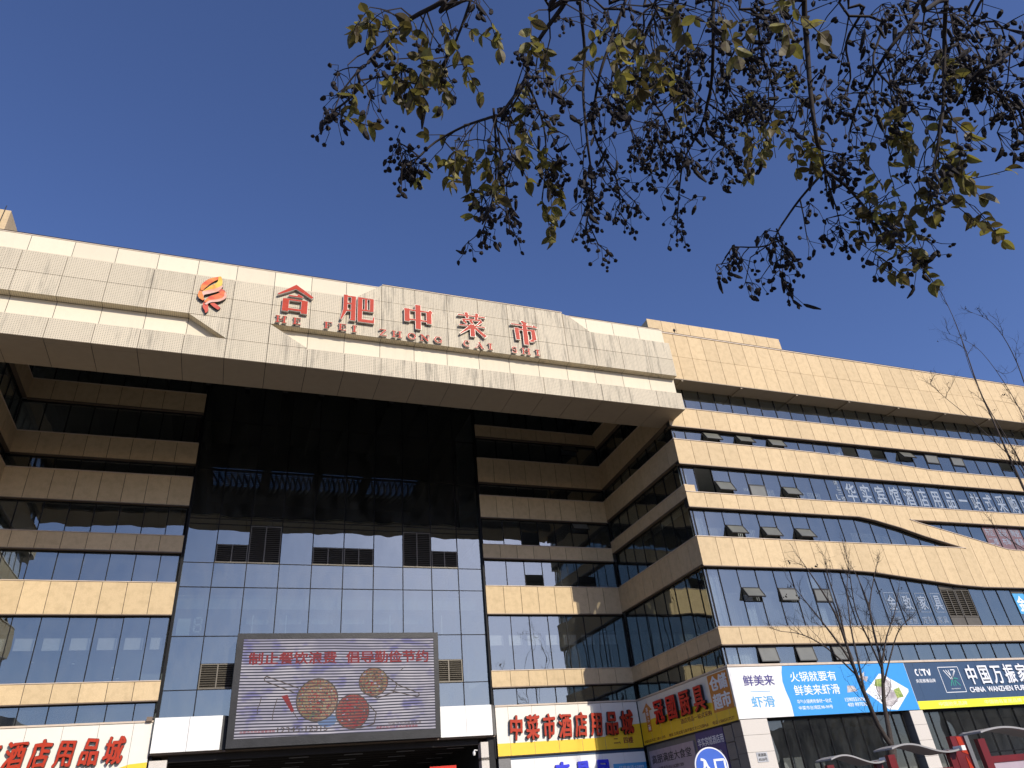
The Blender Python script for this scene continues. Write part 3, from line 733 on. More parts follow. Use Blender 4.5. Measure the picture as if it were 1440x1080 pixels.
for i, (a, c) in enumerate(zip(JX, JX[1:])):
    last = c == JX[-1]; c2 = c if not last else 22.2
    cp('perforated_panel', a, c2, 20.6, 21.65, -.40, 0, 'perf')
    cp('perforated_panel', a, c2, 22.8, 23.93, -.40, 0, 'perf'); cp('perforated_panel', a, c2, 23.93, 25.1, -.40, 0, 'perf')
    if a != -1.66: cp('smooth_panel', a, c2, 21.65, 22.8, -.43, -.40, 'cream')
    if not (5.3 < (a+c)/2 < 15.5): cp('smooth_panel', a, c2, 25.1, 26.3, -.43, -.40, 'cream')
    else: cp('perforated_panel', a, c, 25.1, 26.15, -.40, 0, 'perf')
def cpp(pts): polyp('perforated_panel', F28, pts, -.395, 0, 'perf', core)
cpp([(-3.38, 22.78), (-1.68, 21.66), (-1.68, 22.78)]); cp('perforated_panel', -1.66, .11, 21.65, 22.8, -.40, 0, 'perf')
cpp([(.13, 21.66), (1.86, 21.66), (.13, 22.78)])
cpp([(4.0, 25.11), (5.32, 25.11), (5.32, 26.14)]); cpp([(15.5, 25.11), (17.05, 25.11), (16.0, 25.9), (15.5, 26.1)])
b = MB(); b.box((-12.1, 20.64, -.415), (22.16, 26.27, -.43)); b.box((-12.1, 20.62, -.02-.36), (22.16, 21.6, -.05)); b.box((-12.1, 22.82, -.38), (22.16, 25.06, -.05)); b.box((5.36, 25.1, -.38), (15.46, 26.1, -.05))
b.build('panel_joint_backing', 'joint', core, F28.mat(0, 0, 0))
b = MB(); b.box((-12.1, 26.3, -2.2), (22.2, 26.34, -.38)); b.box((5.34, 26.15, -.42), (15.48, 26.19, .03)); b.build('coping', 'coping', core, F28.mat(0, 0, 0))
SF = FD(20.6)
for i, (a, c) in enumerate(zip(JX, JX[1:])):
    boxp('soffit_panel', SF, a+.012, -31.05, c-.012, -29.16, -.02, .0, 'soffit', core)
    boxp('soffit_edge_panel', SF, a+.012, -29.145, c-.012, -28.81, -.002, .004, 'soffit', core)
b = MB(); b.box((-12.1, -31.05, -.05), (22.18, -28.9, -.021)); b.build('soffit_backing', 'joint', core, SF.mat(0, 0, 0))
# lightning rails on the roof edges
def rail(name, pts, z, parent, sp=1.7):
    b = MB(); P_ = [Vector(p) for p in pts]
    for a, c in zip(P_, P_[1:]):
        b.tube([a+Vector((0, 0, z)), c+Vector((0, 0, z))], [.018, .018], 5); n = max(1, int((c-a).length/sp))
        for i in range(n+1):
            q = a.lerp(c, i/n); b.tube([q-Vector((0, 0, .03)), q+Vector((0, 0, z))], [.012, .012], 4)
    return b.build(name, 'frame', parent)
rail('lightning_rail', [(-12, 29.3, 26.34), (4.3, 29.3, 26.34)], .13, B, 1.7); rail('lightning_rail', [(5.4, 28.9, 26.19), (15.4, 28.9, 26.19)], .12, B)
rail('lightning_rail', [(16.2, 29.3, 26.34), (22.1, 29.3, 26.34)], .13, B)
rail('lightning_rail', [(22.3, 30.1, 26.86), (XR, 30.1, 26.86)], .14, B, 1.0)
b = MB(); b.tube([(23.95, 30.25, 26.8), (23.95, 30.25, 27.25)], [.03, .02], 6); b.disc((0, 0), 0, 0, 0, 3); b.tube([(23.95, 30.25, 27.25), (23.95, 30.25, 27.35), (23.95, 30.25, 27.48)], [.03, .09, .03], 8); b.build('roof_lamp', 'frame', B)
# rooftop blocks
P32 = FX(32)
b = MB(); b.box((23.4, 32.04, 26.2), (33.95, 42, 29.46)); ph = b.build('rooftop_block', 'stone', B)
band(P32, 23.36, 34.0, 26.3, 29.5, 24.44, 1.063, B, deep=.04, name='rooftop_panel', edge=False)
b = MB(); b.box((-16.5, 30.0, 26.2), (-11.82, 33.5, 28.26)); b.build('rooftop_block', 'stone', B)
b = MB(); b.tube([(-12.1, 29.98, 27.0), (-12.05, 29.96, 28.5)], [.02, .02], 5); b.build('downlead', 'frame', B)

# --- inside the windows: curtains, rails, lintels
def curtain_sheet(x0, x1, z0, z1, y):
    b = MB(); n = max(8, int((x1-x0)/.05)); pts = []
    for i in range(n+1):
        x = x0+(x1-x0)*i/n; yy = y+.05*math.sin(i*1.9)+.02*math.sin(i*.7)
        pts.append((x, yy))
    for p, q in zip(pts, pts[1:]): b.poly([(p[0], p[1], z0), (q[0], q[1], z0), (q[0], q[1], z1), (p[0], p[1], z1)])
    return b.build('curtain', 'curtain', B)
for x0, x1, z0, z1 in ((22.1, 22.55, 16.1, 17.95), (22.15, 22.9, 13.5, 15.45), (22.15, 22.95, 9.0, 12.3), (22.2, 24.0, 7.3, 8.4), (28.7, 29.3, 9.0, 12.2), (24.3, 24.9, 9.0, 10.9), (33.9, 34.3, 19.2, 20.3)):
    curtain_sheet(x0, x1, z0, z1, 30.6)
def guard(x0, x1, z0, z1, y):
    b = MB(); n = int((x1-x0)/.12)
    for i in range(n+1): b.tube([(x0+(x1-x0)*i/n, y, z0), (x0+(x1-x0)*i/n, y, z1)], [.009, .009], 4)
    b.tube([(x0, y, z1), (x1, y, z1)], [.02, .02], 5); return b.build('guard_rail', 'silver', B)
for x0, x1, z0, z1 in ((22.9, 24.0, 13.8, 14.5), (25.1, 26.2, 13.8, 14.5), (33.0, 36.4, 13.8, 14.6), (23.0, 24.0, 9.3, 11.0), (25.2, 26.3, 9.3, 11.1), (27.4, 28.5, 9.3, 11.1), (29.7, 31.9, 9.3, 11.1), (26.3, 28.4, 16.3, 17.0), (30.0, 31.6, 16.3, 17.0)):
    guard(x0, x1, z0, z1, 30.7)
# pale lintels and ceiling panels seen through the glass
for a, c in zip(gl[1:], gl[2:]): boxp('lintel', F39, a+.12, 10.7, c-.22, 11.25, -1.15, -1.1, 'white', B)
for a, c in zip(gr, gr[1:]): boxp('lintel', F39, a+.12, 10.7, c-.22, 11.25, -1.15, -1.1, 'white', B)
for i in range(2, 8): boxp('ceiling_panel', F39, CX[i]+.3, 12.0, CX[i+1]-.25, 13.1, -1.6, -1.55, 'room', B)
for x in (.9, 2.55, 8.0, 10.9): boxp('light_pole', F39, x, 11.15, x+.05, 12.3, -.9, -.85, 'white', B)
for x, z in ((-8.6, 10.3), (-6.9, 10.2), (-5.2, 10.0), (-4.9, 9.5)):
    b = MB(); b.disc((0, 0), .07, 0, .02, 10); o = b.build('downlight', 'lamp', B, FD(z).mat(x, -40.6, 0))
for x, z in ((22.9, 11.6), (23.1, 11.1)):
    b = MB(); b.disc((0, 0), .07, 0, .02, 10); o = b.build('downlight', 'lamp', B, FD(z).mat(x, -34.8, 0))
# air-conditioning unit and cable behind the curtain wall
boxp('indoor_cabinet', F39, -2.6, 11.25, -2.0, 12.05, -.9, -.6, 'white', B)
b = MB()
for p, q in (((0, 0, 0), (.08, .75, .3)), ((.32, 0, 0), (.4, .75, .3)), ((0, .67, 0), (.4, .75, .3)), ((0, .33, 0), (.4, .41, .3)), ((0, 0, 0), (.4, .08, .3))): b.box(p, q)
b.build('cable_reel', 'white', B, F39.mat(-1.85, 11.35, -.8))

# ------------------------------------------------------------------ letters on the canopy
G_ = {
 '合': [(.0, .60, .05, .25, .78, .10), (.25, .78, .10, .54, 1.0, .15), (.46, 1.0, .15, .75, .80, .12), (.75, .80, .12, 1.0, .62, .09), (.30, .60, .05, .70, .60, .05), (.56, .66, .10, .72, .60, .04),
       (.24, -.01, .19, .24, .47, .19), (.78, -.03, .19, .78, .47, .19), (.2, .45, .06, .8, .45, .06), (.2, .08, .08, .8, .08, .08)],
 '肥': [(.12, 1.0, .13, .12, .35, .13), (.12, .4, .13, .0, .0, .05), (.36, .98, .15, .36, .0, .15), (.36, .05, .08, .26, .02, .04), (.1, .95, .05, .4, .95, .05), (.12, .66, .05, .36, .66, .05), (.12, .38, .05, .36, .38, .05),
       (.56, .98, .15, .56, .06, .15), (.5, .95, .05, .95, .95, .05), (.74, .95, .08, .74, .48, .08), (.92, .97, .13, .92, .45, .13), (.56, .47, .06, .92, .47, .06), (.5, .05, .12, 1.0, .05, .12), (.97, .08, .07, .99, .25, .04)],
 '中': [(.11, .80, .18, .11, .27, .18), (.89, .78, .18, .89, .27, .18), (.0, .75, .06, 1.0, .75, .06), (.1, .36, .06, .9, .36, .06), (.5, 1.0, .19, .5, .0, .18), (.9, .82, .1, 1.02, .73, .04)],
 '菜': [(.0, .84, .05, 1.0, .86, .05), (.3, .98, .12, .34, .74, .1), (.7, .98, .12, .66, .74, .1), (.14, .66, .06, .84, .72, .07), (.18, .64, .1, .3, .50, .06), (.44, .66, .11, .52, .52, .08), (.86, .68, .1, .68, .5, .05),
       (.02, .42, .05, .97, .44, .05), (.5, .5, .16, .5, .0, .16), (.44, .4, .12, .04, .06, .04), (.56, .4, .08, .97, .04, .13)],
 '市': [(.4, 1.0, .08, .58, .86, .16), (.0, .82, .05, 1.0, .80, .05), (.84, .84, .1, .95, .80, .05), (.2, .68, .16, .22, .18, .15), (.82, .68, .15, .84, .24, .17), (.82, .24, .14, .66, .17, .06), (.16, .63, .06, .86, .63, .06), (.52, .86, .16, .52, .0, .18)]}
def ser(x, y, wd=.34): return (x-wd/2, y, .09, x+wd/2, y, .09)
L_ = {
 'H': [(.2, 0, .22, .2, 1, .22), (.8, 0, .22, .8, 1, .22), (.2, .5, .08, .8, .5, .08), ser(.2, .04, .42), ser(.2, .96, .42), ser(.8, .04, .42), ser(.8, .96, .42)],
 'E': [(.3, 0, .24, .3, 1, .24), (.05, .96, .08, .95, .96, .08), (.05, .04, .08, .95, .04, .08), (.3, .5, .07, .7, .5, .07), (.92, .75, .07, .92, 1, .1), (.92, .25, .07, .92, 0, .1), (.68, .38, .06, .68, .62, .06)],
 'F': [(.3, 0, .24, .3, 1, .24), (.05, .96, .08, .95, .96, .08), ser(.3, .04, .5), (.3, .5, .07, .7, .5, .07), (.92, .72, .07, .92, 1, .1), (.68, .36, .06, .68, .64, .06)],
 'I': [(.5, 0, .26, .5, 1, .26), ser(.5, .04, .95), ser(.5, .96, .95)],
 'Z': [(.05, .95, .09, .95, .95, .09), (.05, .05, .09, .95, .05, .09), (.86, .95, .2, .14, .05, .2), (.06, .78, .06, .06, 1, .09), (.94, .24, .06, .94, 0, .09)],
 'N': [(.15, 0, .09, .15, 1, .09), (.85, 0, .09, .85, 1, .09), (.12, 1, .22, .84, .04, .22), ser(.15, .04, .4), ser(.1, .96, .3), ser(.85, .96, .36)],
 'A': [(.5, 1, .1, .12, 0, .08), (.48, 1, .2, .84, 0, .24), (.25, .34, .08, .75, .34, .08), ser(.12, .04, .4), ser(.86, .04, .4)],
}
def arc(cx, cy, rx, ry, a0, a1, w0, w1, n=10):
    o = []
    for i in range(n):
        a, b = R(a0+(a1-a0)*i/n), R(a0+(a1-a0)*(i+1.12)/n); f = i/n; g = (i+1)/n
        wa = w0+(w1-w0)*abs(math.cos(a)); wb = w0+(w1-w0)*abs(math.cos(b))
        o.append((cx+rx*math.cos(a), cy+ry*math.sin(a), wa, cx+rx*math.cos(b), cy+ry*math.sin(b), wb))
    return o
L_['O'] = arc(.5, .5, .4, .44, 0, 360, .09, .22, 16)
L_['C'] = arc(.52, .5, .4, .44, 50, 310, .09, .22, 13)+[(.86, .68, .08, .86, .98, .08), (.86, .04, .07, .86, .28, .07)]
L_['G'] = arc(.52, .5, .4, .44, 50, 310, .09, .22, 13)+[(.86, .68, .08, .86, .98, .08), (.84, .05, .18, .84, .45, .18), (.6, .45, .08, 1, .45, .08)]
L_['S'] = arc(.48, .73, .32, .23, 20, 270, .12, .16, 8)+arc(.52, .27, .32, .23, 90, -160, .12, .16, 8)+[(.84, .74, .06, .84, .98, .08), (.14, .02, .08, .14, .28, .06)]
sg = empty('rooftop_lettering'); ROOTS.append((sg, (7, 28.8, 22.85)))
tag(sg, 'five big red characters over smaller red Latin letters standing off the cream canopy face', 'sign')
for ch, x0, x1, z0, z1 in (('合', .32, 1.93, 23.55, 25.12), ('肥', 3.32, 4.94, 23.5, 25.05), ('中', 6.44, 7.9, 23.52, 25.06), ('菜', 9.3, 10.8, 23.52, 25.08), ('市', 12.24, 13.75, 23.45, 25.0)):
    o = strokes(G_[ch], 'chrome', 'letter_return', sg, F28, x0, z0, 0, x1-x0, z1-z0, .05, .17, grow=.010)
    strokes(G_[ch], 'red', 'big_character', sg, F28, x0, z0, 0, x1-x0, z1-z0, .171, .182, grow=-.004)
for ch, x0, x1 in [('H', .32, .83), ('E', 1.09, 1.48), ('F', 2.53, 2.95), ('E', 3.20, 3.61), ('I', 3.88, 4.12), ('Z', 5.20, 5.58), ('H', 5.83, 6.33), ('O', 6.60, 7.05), ('N', 7.27, 7.74), ('G', 7.96, 8.41), ('C', 9.50, 9.88), ('A', 10.15, 10.6), ('I', 10.84, 11.11), ('S', 12.14, 12.48), ('H', 12.70, 13.22), ('I', 13.48, 13.75)]:
    strokes(L_[ch], 'chrome', 'letter_return', sg, F28, x0, 22.86, 0, x1-x0, .39, .04, .13, grow=.004)
    strokes(L_[ch], 'red', 'small_letter', sg, F28, x0, 22.86, 0, x1-x0, .39, .131, .14, grow=-.003)
# the ribbon flame emblem
def grad_mat(name, a, b_, c, sc=1.4):
    m, N, L, P = new_mat(name); n = noise(N, L, sc, pos(N, L, (1, 1, 2.2)), 1)
    c1 = ramp(N, L, n, .38, .58, a, b_); L.new(mixc(N, L, ramp(N, L, noise(N, L, 2.3, pos(N, L)), .5, .62), c1, c), P.inputs['Base Color']); P.inputs['Roughness'].default_value = .4; return m
MT['fl1'] = grad_mat('flame orange', (.62, .07, .02), (.72, .24, .04), (.66, .14, .03))
MT['fl2'] = grad_mat('flame yellow', (.72, .36, .03), (.75, .52, .07), (.70, .22, .04))
MT['fl3'] = grad_mat('flame red', (.48, .04, .02), (.56, .07, .03), (.50, .09, .04))
MT['fl4'] = grad_mat('flame pink', (.66, .30, .20), (.68, .42, .33), (.68, .26, .10))
lg = empty('flame_emblem'); ROOTS.append((lg, (-2.5, 28.8, 22.9))); tag(lg, 'orange and red ribbon flame emblem left of the big red characters', 'sign')
def lp(x, y):
    p = at(200+x/7.2, 330+y/7.2, 28.66); return (p.x, p.z)
def ribbon(pts, wd, mat, w1):
    P_ = [Vector(lp(*p)) for p in pts]; n = len(P_)
    # smooth by Catmull-Rom
    S = []
    for i in range(n-1):
        a, b_, c, d = P_[max(i-1, 0)], P_[i], P_[i+1], P_[min(i+2, n-1)]
        for t in (0, .25, .5, .75): S.append(.5*((2*b_)+(c-a)*t+(2*a-5*b_+4*c-d)*t*t+(3*b_-a-3*c+d)*t**3))
    S.append(P_[-1]); W = lin(*[(i/(n-1), x) for i, x in enumerate(wd)])
    Lh, Rh = [], []
    for i, p in enumerate(S):
        d = (S[min(i+1, len(S)-1)]-S[max(i-1, 0)]).normalized(); nn = Vector((-d.y, d.x)); ww = W(i/(len(S)-1))/2
        Lh.append(p+nn*ww); Rh.append(p-nn*ww)
    for nm, m, w0, w1_, g in (('ribbon_return', 'black', .04, w1-.012, 0), ('ribbon', mat, w1-.011, w1, -.012)):
        b = MB()
        for i in range(len(S)-1): b.prism([tuple(Rh[i]), tuple(Rh[i+1]), tuple(Lh[i+1]), tuple(Lh[i])], w0, w1_)
        b.build(nm, m, lg, F28.mat(0, 0, 0))
ribbon([(800, 430), (700, 460), (630, 510), (600, 560)], [.10, .24, .26, .1], 'fl1', .13)
ribbon([(785, 425), (790, 470), (770, 510), (700, 540), (610, 590)], [.12, .2, .28, .24, .12], 'fl2', .15)
ribbon([(815, 520), (760, 560), (680, 580), (610, 600), (595, 650)], [.05, .2, .22, .2, .2], 'fl4', .165)
ribbon([(590, 570), (590, 620), (620, 665)], [.1, .24, .08], 'fl1', .17)
ribbon([(700, 570), (780, 560), (835, 580)], [.05, .24, .1], 'fl3', .14)
ribbon([(830, 580), (790, 620), (700, 650), (640, 690)], [.22, .3, .28, .16], 'fl1', .175)
ribbon([(840, 590), (835, 640), (770, 670), (690, 680), (640, 710)], [.05, .12, .14, .12, .08], 'fl4', .185)
ribbon([(640, 690), (640, 730), (650, 765), (640, 790)], [.2, .24, .16, .04], 'fl3', .15)
ribbon([(700, 690), (740, 720), (780, 750)], [.16, .2, .16], 'fl3', .14)

# ------------------------------------------------------------------ the LED wall
led = empty('led_screen'); ROOTS.append((led, (5.3, 38.7, 5.95))); tag(led, 'big LED billboard over the entrance showing plates of food under red writing', 'screen')
F384 = FX(38.35)
b = MB(); b.box((.3, 5.98, -.55), (10.24, 10.98, -.06)); b.build('screen_cabinet', 'ledframe', led, F384.mat(0, 0, 0))
b = MB()
for p, q in (((.27, 10.72, -.6), (10.27, 11.0, .04)), ((.27, 5.95, -.6), (10.27, 6.33, .04)), ((.27, 6.33, -.6), (.58, 10.72, .038)), ((10.02, 6.33, -.6), (10.27, 10.72, .038))): b.box(p, q)
b.build('screen_frame', 'ledframe', led, F384.mat(0, 0, 0))
b = MB(); b.box((.58, 6.33, -.06), (10.02, 10.72, 0)); b.build('display', 'led', led, F384.mat(0, 0, 0))
text('制止餐饮浪费', F384, .88, 9.52, 5.05, 10.12, .004, 'ledred', led, 'screen_text', .003, .032)
text('倡导勤俭节约', F384, 5.5, 9.52, 9.74, 10.12, .004, 'ledred', led, 'screen_text', .003, .032)
def disc(name, c, r, mat, w0, w1, ry=None, ringw=None, a0=0, a1=math.tau):
    b = MB()
    if ringw: b.ring(c, r, ringw, w0, w1, ry=ry, a0=a0, a1=a1)
    else: b.disc(c, r, w0, w1, 32, ry)
    b.build(name, mat, led, F384.mat(0, 0, 0))
def bar(name, pts, wd, mat, w0, w1, parent, fr):
    b = MB()
    for p, q in zip(pts, pts[1:]):
        p, q = Vector(p), Vector(q); d = (q-p).normalized(); n = Vector((-d.y, d.x))*wd/2
        b.prism([tuple(p-n), tuple(q-n), tuple(q+n), tuple(p+n)], w0, w1)
    return b.build(name, mat, parent, fr.mat(0, 0, 0))
disc('picture_teal', (4.7, 6.95), .45, 'ledteal', .0, .004, .3)
disc('picture_dish', (4.2, 7.88), .95, 'leddish', 0, .005, .93); disc('picture_dish_rim', (4.2, 7.88), 1.0, 'ledline', 0, .007, .98, .06)
disc('picture_dish', (5.9, 7.3), .78, 'leddishr', 0, .008, .76); disc('picture_dish_rim', (5.9, 7.3), .82, 'ledline', 0, .009, .8, .05)
disc('picture_dish', (6.9, 8.62), .70, 'leddish', 0, .006, .64); disc('picture_dish_rim', (6.9, 8.62), .74, 'ledline', 0, .008, .68, .045)
bar('picture_ladle', [(6.25, 8.6), (6.5, 8.1), (7.1, 7.85), (7.9, 8.1), (8.1, 8.5), (7.5, 8.9)], .05, 'ledline', .001, .0075, led, F384)
bar('picture_handle', [(3.3, 8.42), (1.78, 9.0), (1.67, 8.92), (1.72, 8.78), (3.24, 8.18)], .045, 'ledline', .001, .006, led, F384)
bar('picture_handle', [(7.98, 8.5), (9.2, 8.02), (9.22, 7.9), (9.1, 7.86), (7.7, 8.2)], .045, 'ledline', .001, .006, led, F384)
bar('picture_handle', [(6.65, 7.6), (7.05, 7.2), (6.95, 6.7), (6.3, 6.55), (5.4, 6.6)], .05, 'ledline', .001, .006, led, F384)
random.seed(9)
for c_, r_, w_ in (((4.2, 7.88), .86, .0055), ((5.9, 7.3), .68, .0085), ((6.9, 8.62), .6, .0065)):
    for nm, mt_, n_ in (('picture_grain_dark', 'ledline', 26), ('picture_grain_red', 'ledred', 14), ('picture_grain_pale', 'led', 16)):
        b = MB()
        for k in range(n_):
            a_ = random.uniform(0, math.tau); q_ = r_*math.sqrt(random.random()); s_ = random.uniform(.025, .075)
            b.disc((c_[0]+q_*math.cos(a_), c_[1]+q_*math.sin(a_)), s_, .001, w_+.0001*k+(.0001 if mt_ == 'ledred' else 0), 7, s_*.6)
        tag(b.build(nm, mt_, led, F384.mat(0, 0, 0)), kind='stuff')
    disc('picture_inner_rim', c_, r_*.82, 'ledline', 0, w_+.003, r_*.80, .025)
b = MB(); b.prism([(2.52, 8.1), (3.05, 7.35), (3.16, 7.42), (2.8, 8.15)], 0, .006); b.build('picture_chilli', 'ledred', led, F384.mat(0, 0, 0))
bar('picture_stem', [(3.1, 7.4), (3.35, 7.05)], .03, 'ledline', .001, .006, led, F384)
for pts in ([(1.62, 8.1), (1.58, 7.8), (1.5, 7.6), (1.5, 7.35)], [(2.35, 8.0), (2.25, 7.6), (2.2, 7.3), (2.2, 7.05)], [(8.2, 9.1), (8.5, 9.3)]): bar('picture_sprig', pts, .035, 'ledline', .001, .005, led, F384)
text('12345-12315', F384, 2.45, 6.5, 4.75, 6.73, .004, 'ledline', led, 'screen_text', .003, .01)
text('合肥市市场监督管理局', F384, .8, 6.54, 2.35, 6.64, .004, 'ledred', led, 'screen_text', .003, .01)
text('合肥市包河区市场监督管理局', F384, 7.05, 6.47, 9.1, 6.58, .004, 'ledred', led, 'screen_text', .003, .01)
text('中菜市市场管理处宣', F384, 7.65, 6.63, 9.3, 6.76, .004, 'ledline', led, 'screen_text', .003, .01)

# ------------------------------------------------------------------ fascia signs in the recess
def board(name, label, x0, x1, z0, z1, joints, fr, wave, cat='sign', coping=True, mat='boardcream'):
    r = empty(name); tag(r, label, cat)
    js = [x0]+[j for j in joints if x0 < j < x1]+[x1]
    for a, c in zip(js, js[1:]): boxp('sign_panel', fr, a+.008, z0, c-.008, z1, -.05, 0, mat, r)
    if coping:
        for a, c in zip(js, js[1:]): boxp('sign_coping', fr, a+.004, z1+.02, c-.004, z1+.10, -.06, .04, 'coping', r)
    if wave:
        for a, c in zip(js, js[1:]):
            b = MB(); ks = [a+.009]+[k[0] for k in wave if a+.01 < k[0] < c-.01]+[c-.009]; f = lin(*wave)
            for p, q in zip(ks, ks[1:]): b.prism([(p, z0), (q, z0), (q, f(q)), (p, f(p))], .001, .005)
            b.build('yellow_print', 'yellow', r, fr.mat(0, 0, 0))
    b = MB(); b.box((x0, z0-.07, -.3), (x1, z0-.002, .015)); b.build('sign_underside', 'joint', r, fr.mat(0, 0, 0))
    return r
sA = board('shop_signboard', 'cream and yellow signboard with red brush characters just right of the big screen', 13.42, 21.85, 4.99, 7.3,
           (14.13, 15.48, 16.86, 18.22, 19.58, 20.96), F39, [(13, 5.57), (19.0, 5.58), (19.6, 5.62), (20.0, 5.76), (20.6, 6.03), (21.2, 6.14), (22, 6.18)])
ROOTS.append((sA, (17.6, 39, 4.99)))
text('中菜市酒店用品城', F39, 13.96, 5.68, 21.42, 6.86, .05, 'red', sA, depth=.16, bold=.03, shear=.12, per=True, ret='black', fill=.82, wob=.035)
text('二、四楼', F39, 20.08, 5.22, 21.28, 5.55, .005, 'brownprint', sA, 'small_text', .004, .04)
sB = board('shop_signboard', 'cream signboard with red brush characters at the bottom left corner', -11.55, -2.9, 4.97, 7.25,
           (-10.6, -9.22, -7.85, -6.46, -5.07, -3.69), F39, [(-12, 5.2), (-6, 5.3), (-4, 5.5), (-3.6, 5.62), (-2.9, 5.66)])
ROOTS.append((sB, (-7, 39, 4.97)))
text('中菜市酒店用品城', F39, -11.3, 5.66, -3.85, 6.74, .05, 'red', sB, depth=.16, bold=.03, shear=.12, per=True, ret='black', fill=.82, wob=.035)
sC = board('shop_signboard', 'shaded cream and yellow signboard with an orange square on the recess side wall', -38.98, -30.02, 5.06, 7.3,
           [-38.98+1.045*k for k in range(1, 9)], S219, [(-39, 6.18), (-38.3, 6.14), (-37.6, 6.22), (-36, 6.2), (-33.7, 6.18), (-32, 6.1), (-31, 5.9), (-30, 5.6)])
ROOTS.append((sC, (21.9, 34.5, 5.06)))
text('冠國厨具', S219, -37.2, 5.85, -31.95, 7.02, .05, 'redd', sC, depth=.14, bold=.022, per=True, ret='black', fill=.78)
b = MB(); b.box((-31.78, 5.6, .006), (-30.12, 7.24, .011)); b.build('orange_print', 'orange', sC, S219.mat(0, 0, 0))
text('仓储', S219, -31.66, 6.5, -30.24, 7.16, .012, 'wprint', sC, 'white_text', .02, .04); text('超市', S219, -31.66, 5.70, -30.24, 6.38, .012, 'wprint', sC, 'white_text', .02, .04)
b = MB(); b.prism([(-38.28, 5.62), (-37.82, 5.62), (-37.82, 6.66), (-38.28, 6.66)], .006, .010); b.prism([(-38.62, 6.62), (-37.5, 6.66), (-38.0, 7.06)], .006, .011); b.build('arrow_print', 'orange', sC, S219.mat(0, 0, 0))
for i, ch in enumerate('直接上二楼'): text(ch, S219, -38.17, 6.64-.235*i, -37.92, 6.84-.235*i, .012, 'wprint', sC, 'small_text', .002, .01)
text('酒店用品一站式采购', S219, -34.85, 5.55, -32.0, 5.78, .006, 'brownprint', sC, 'small_text', .003, .015)
text('中菜市店:东区二楼11-13号', S219, -38.85, 5.14, -36.6, 5.28, .006, 'brownprint', sC, 'small_text', .003, .012)
text('地址:东风北路与和平路交叉口万国Mall', S219, -36.2, 5.13, -32.5, 5.29, .006, 'brownprint', sC, 'small_text', .003, .008)
text('电话:13865517577', S219, -32.1, 5.13, -30.3, 5.29, .006, 'brownprint', sC, 'small_text', .003, .01)
# signs under it
sD = empty('shop_signboard'); tag(sD, 'dull pink canteen signboard with dark writing below the shaded yellow signboard', 'sign'); ROOTS.append((sD, (21.9, 36.4, 3.3)))
for k in range(4): boxp('sign_panel', S219, -38.65+1.12*k, 3.2, -38.65+1.12*k+1.11, 4.72, -.09, -.04, 'notice', sD)
text('高朋满座大食堂', S219, -38.45, 4.08, -34.5, 4.5, -.038, 'black', sD, 'dark_text', .004, .01)
text('订餐电话:0551/62891389', S219, -37.9, 3.72, -35.4, 3.92, -.038, 'black', sD, 'small_text', .004, .006)
sE = empty('shop_signboard'); tag(sE, 'dark navy hotel supply signboard with white writing, behind the blue round sign', 'sign'); ROOTS.append((sE, (21.9, 32.6, 3.9)))
boxp('sign_panel', S219, -33.86, 3.2, -31.5, 5.0, -.09, -.03, 'indigo', sE)
text('华实宾馆酒店用', S219, -33.75, 4.35, -31.55, 4.72, -.028, 'wprint', sE, 'white_text', .004, .012)
text('品一站式采购', S219, -33.3, 3.85, -31.9, 4.08, -.028, 'wprint', sE, 'white_text', .004, .008)
sF = empty('shop_signboard'); tag(sF, 'white shopfront board with blue characters under the sunlit yellow signboard', 'sign'); ROOTS.append((sF, (18, 38.9, 3.6)))
b = MB(); b.box((19.88, 3.6, -.055), (21.88, 4.28, -.045)); b.build('sign_panel', 'skyblue', sF, F39.mat(0, 0, 0))
text('吉昌凤', F39, 16.3, 3.5, 19.85, 4.55, -.03, 'vivid', sF, depth=.1, bold=.05, per=True, fill=.7, wob=.03)
text('订餐电话:62889', F39, 20.2, 4.0, 21.7, 4.16, -.04, 'wprint', sF, 'small_text', .003)

# ------------------------------------------------------------------ the long signs on the wing
sG = empty('shop_signboard'); tag(sG, 'white and bright blue signboard with a food tray on the sunlit wing', 'sign'); ROOTS.append((sG, (27, 30, 5.07)))
boxp('sign_board', F30, 21.9, 5.08, 32.72, 7.3, -.06, 0, 'white', sG)
e = lin((5.08, 24.96), (5.5, 24.98), (5.81, 24.95), (6.2, 24.86), (6.6, 24.82), (7.0, 24.9), (7.3, 25.02)); b = MB(); zz = [5.08, 5.5, 5.81, 6.2, 6.6, 7.0, 7.3]
for a, c in zip(zz, zz[1:]): b.prism([(e(a), a), (32.7, a), (32.7, c), (e(c), c)], .001, .004)
b.build('blue_print', 'blue', sG, F30.mat(0, 0, 0))
text('鲜美来', F30, 22.6, 6.45, 24.35, 6.93, .005, 'indigo', sG, 'logo_text', .003, .022); text('虾滑', F30, 22.78, 5.52, 24.08, 6.0, .005, 'skyblue', sG, 'logo_text', .003, .012)
b = MB(); b.box((22.86, 6.19, .004), (23.99, 6.215, .006)); b.build('rule_line', 'skyblue', sG, F30.mat(0, 0, 0))
text('火锅就要有', F30, 25.32, 6.57, 28.1, 7.02, .005, 'wprint', sG, 'white_text', .003, .006); text('鲜美来虾滑', F30, 25.36, 5.96, 28.08, 6.42, .005, 'wprint', sG, 'white_text', .003, .008)
text('华包火锅烤肉食材一站式', F30, 25.35, 5.6, 27.38, 5.78, .005, 'wprint', sG, 'small_text', .003, .006); text('中菜市台湾区98-99号', F30, 25.35, 5.33, 27.36, 5.5, .005, 'wprint', sG, 'small_text', .003, .006)
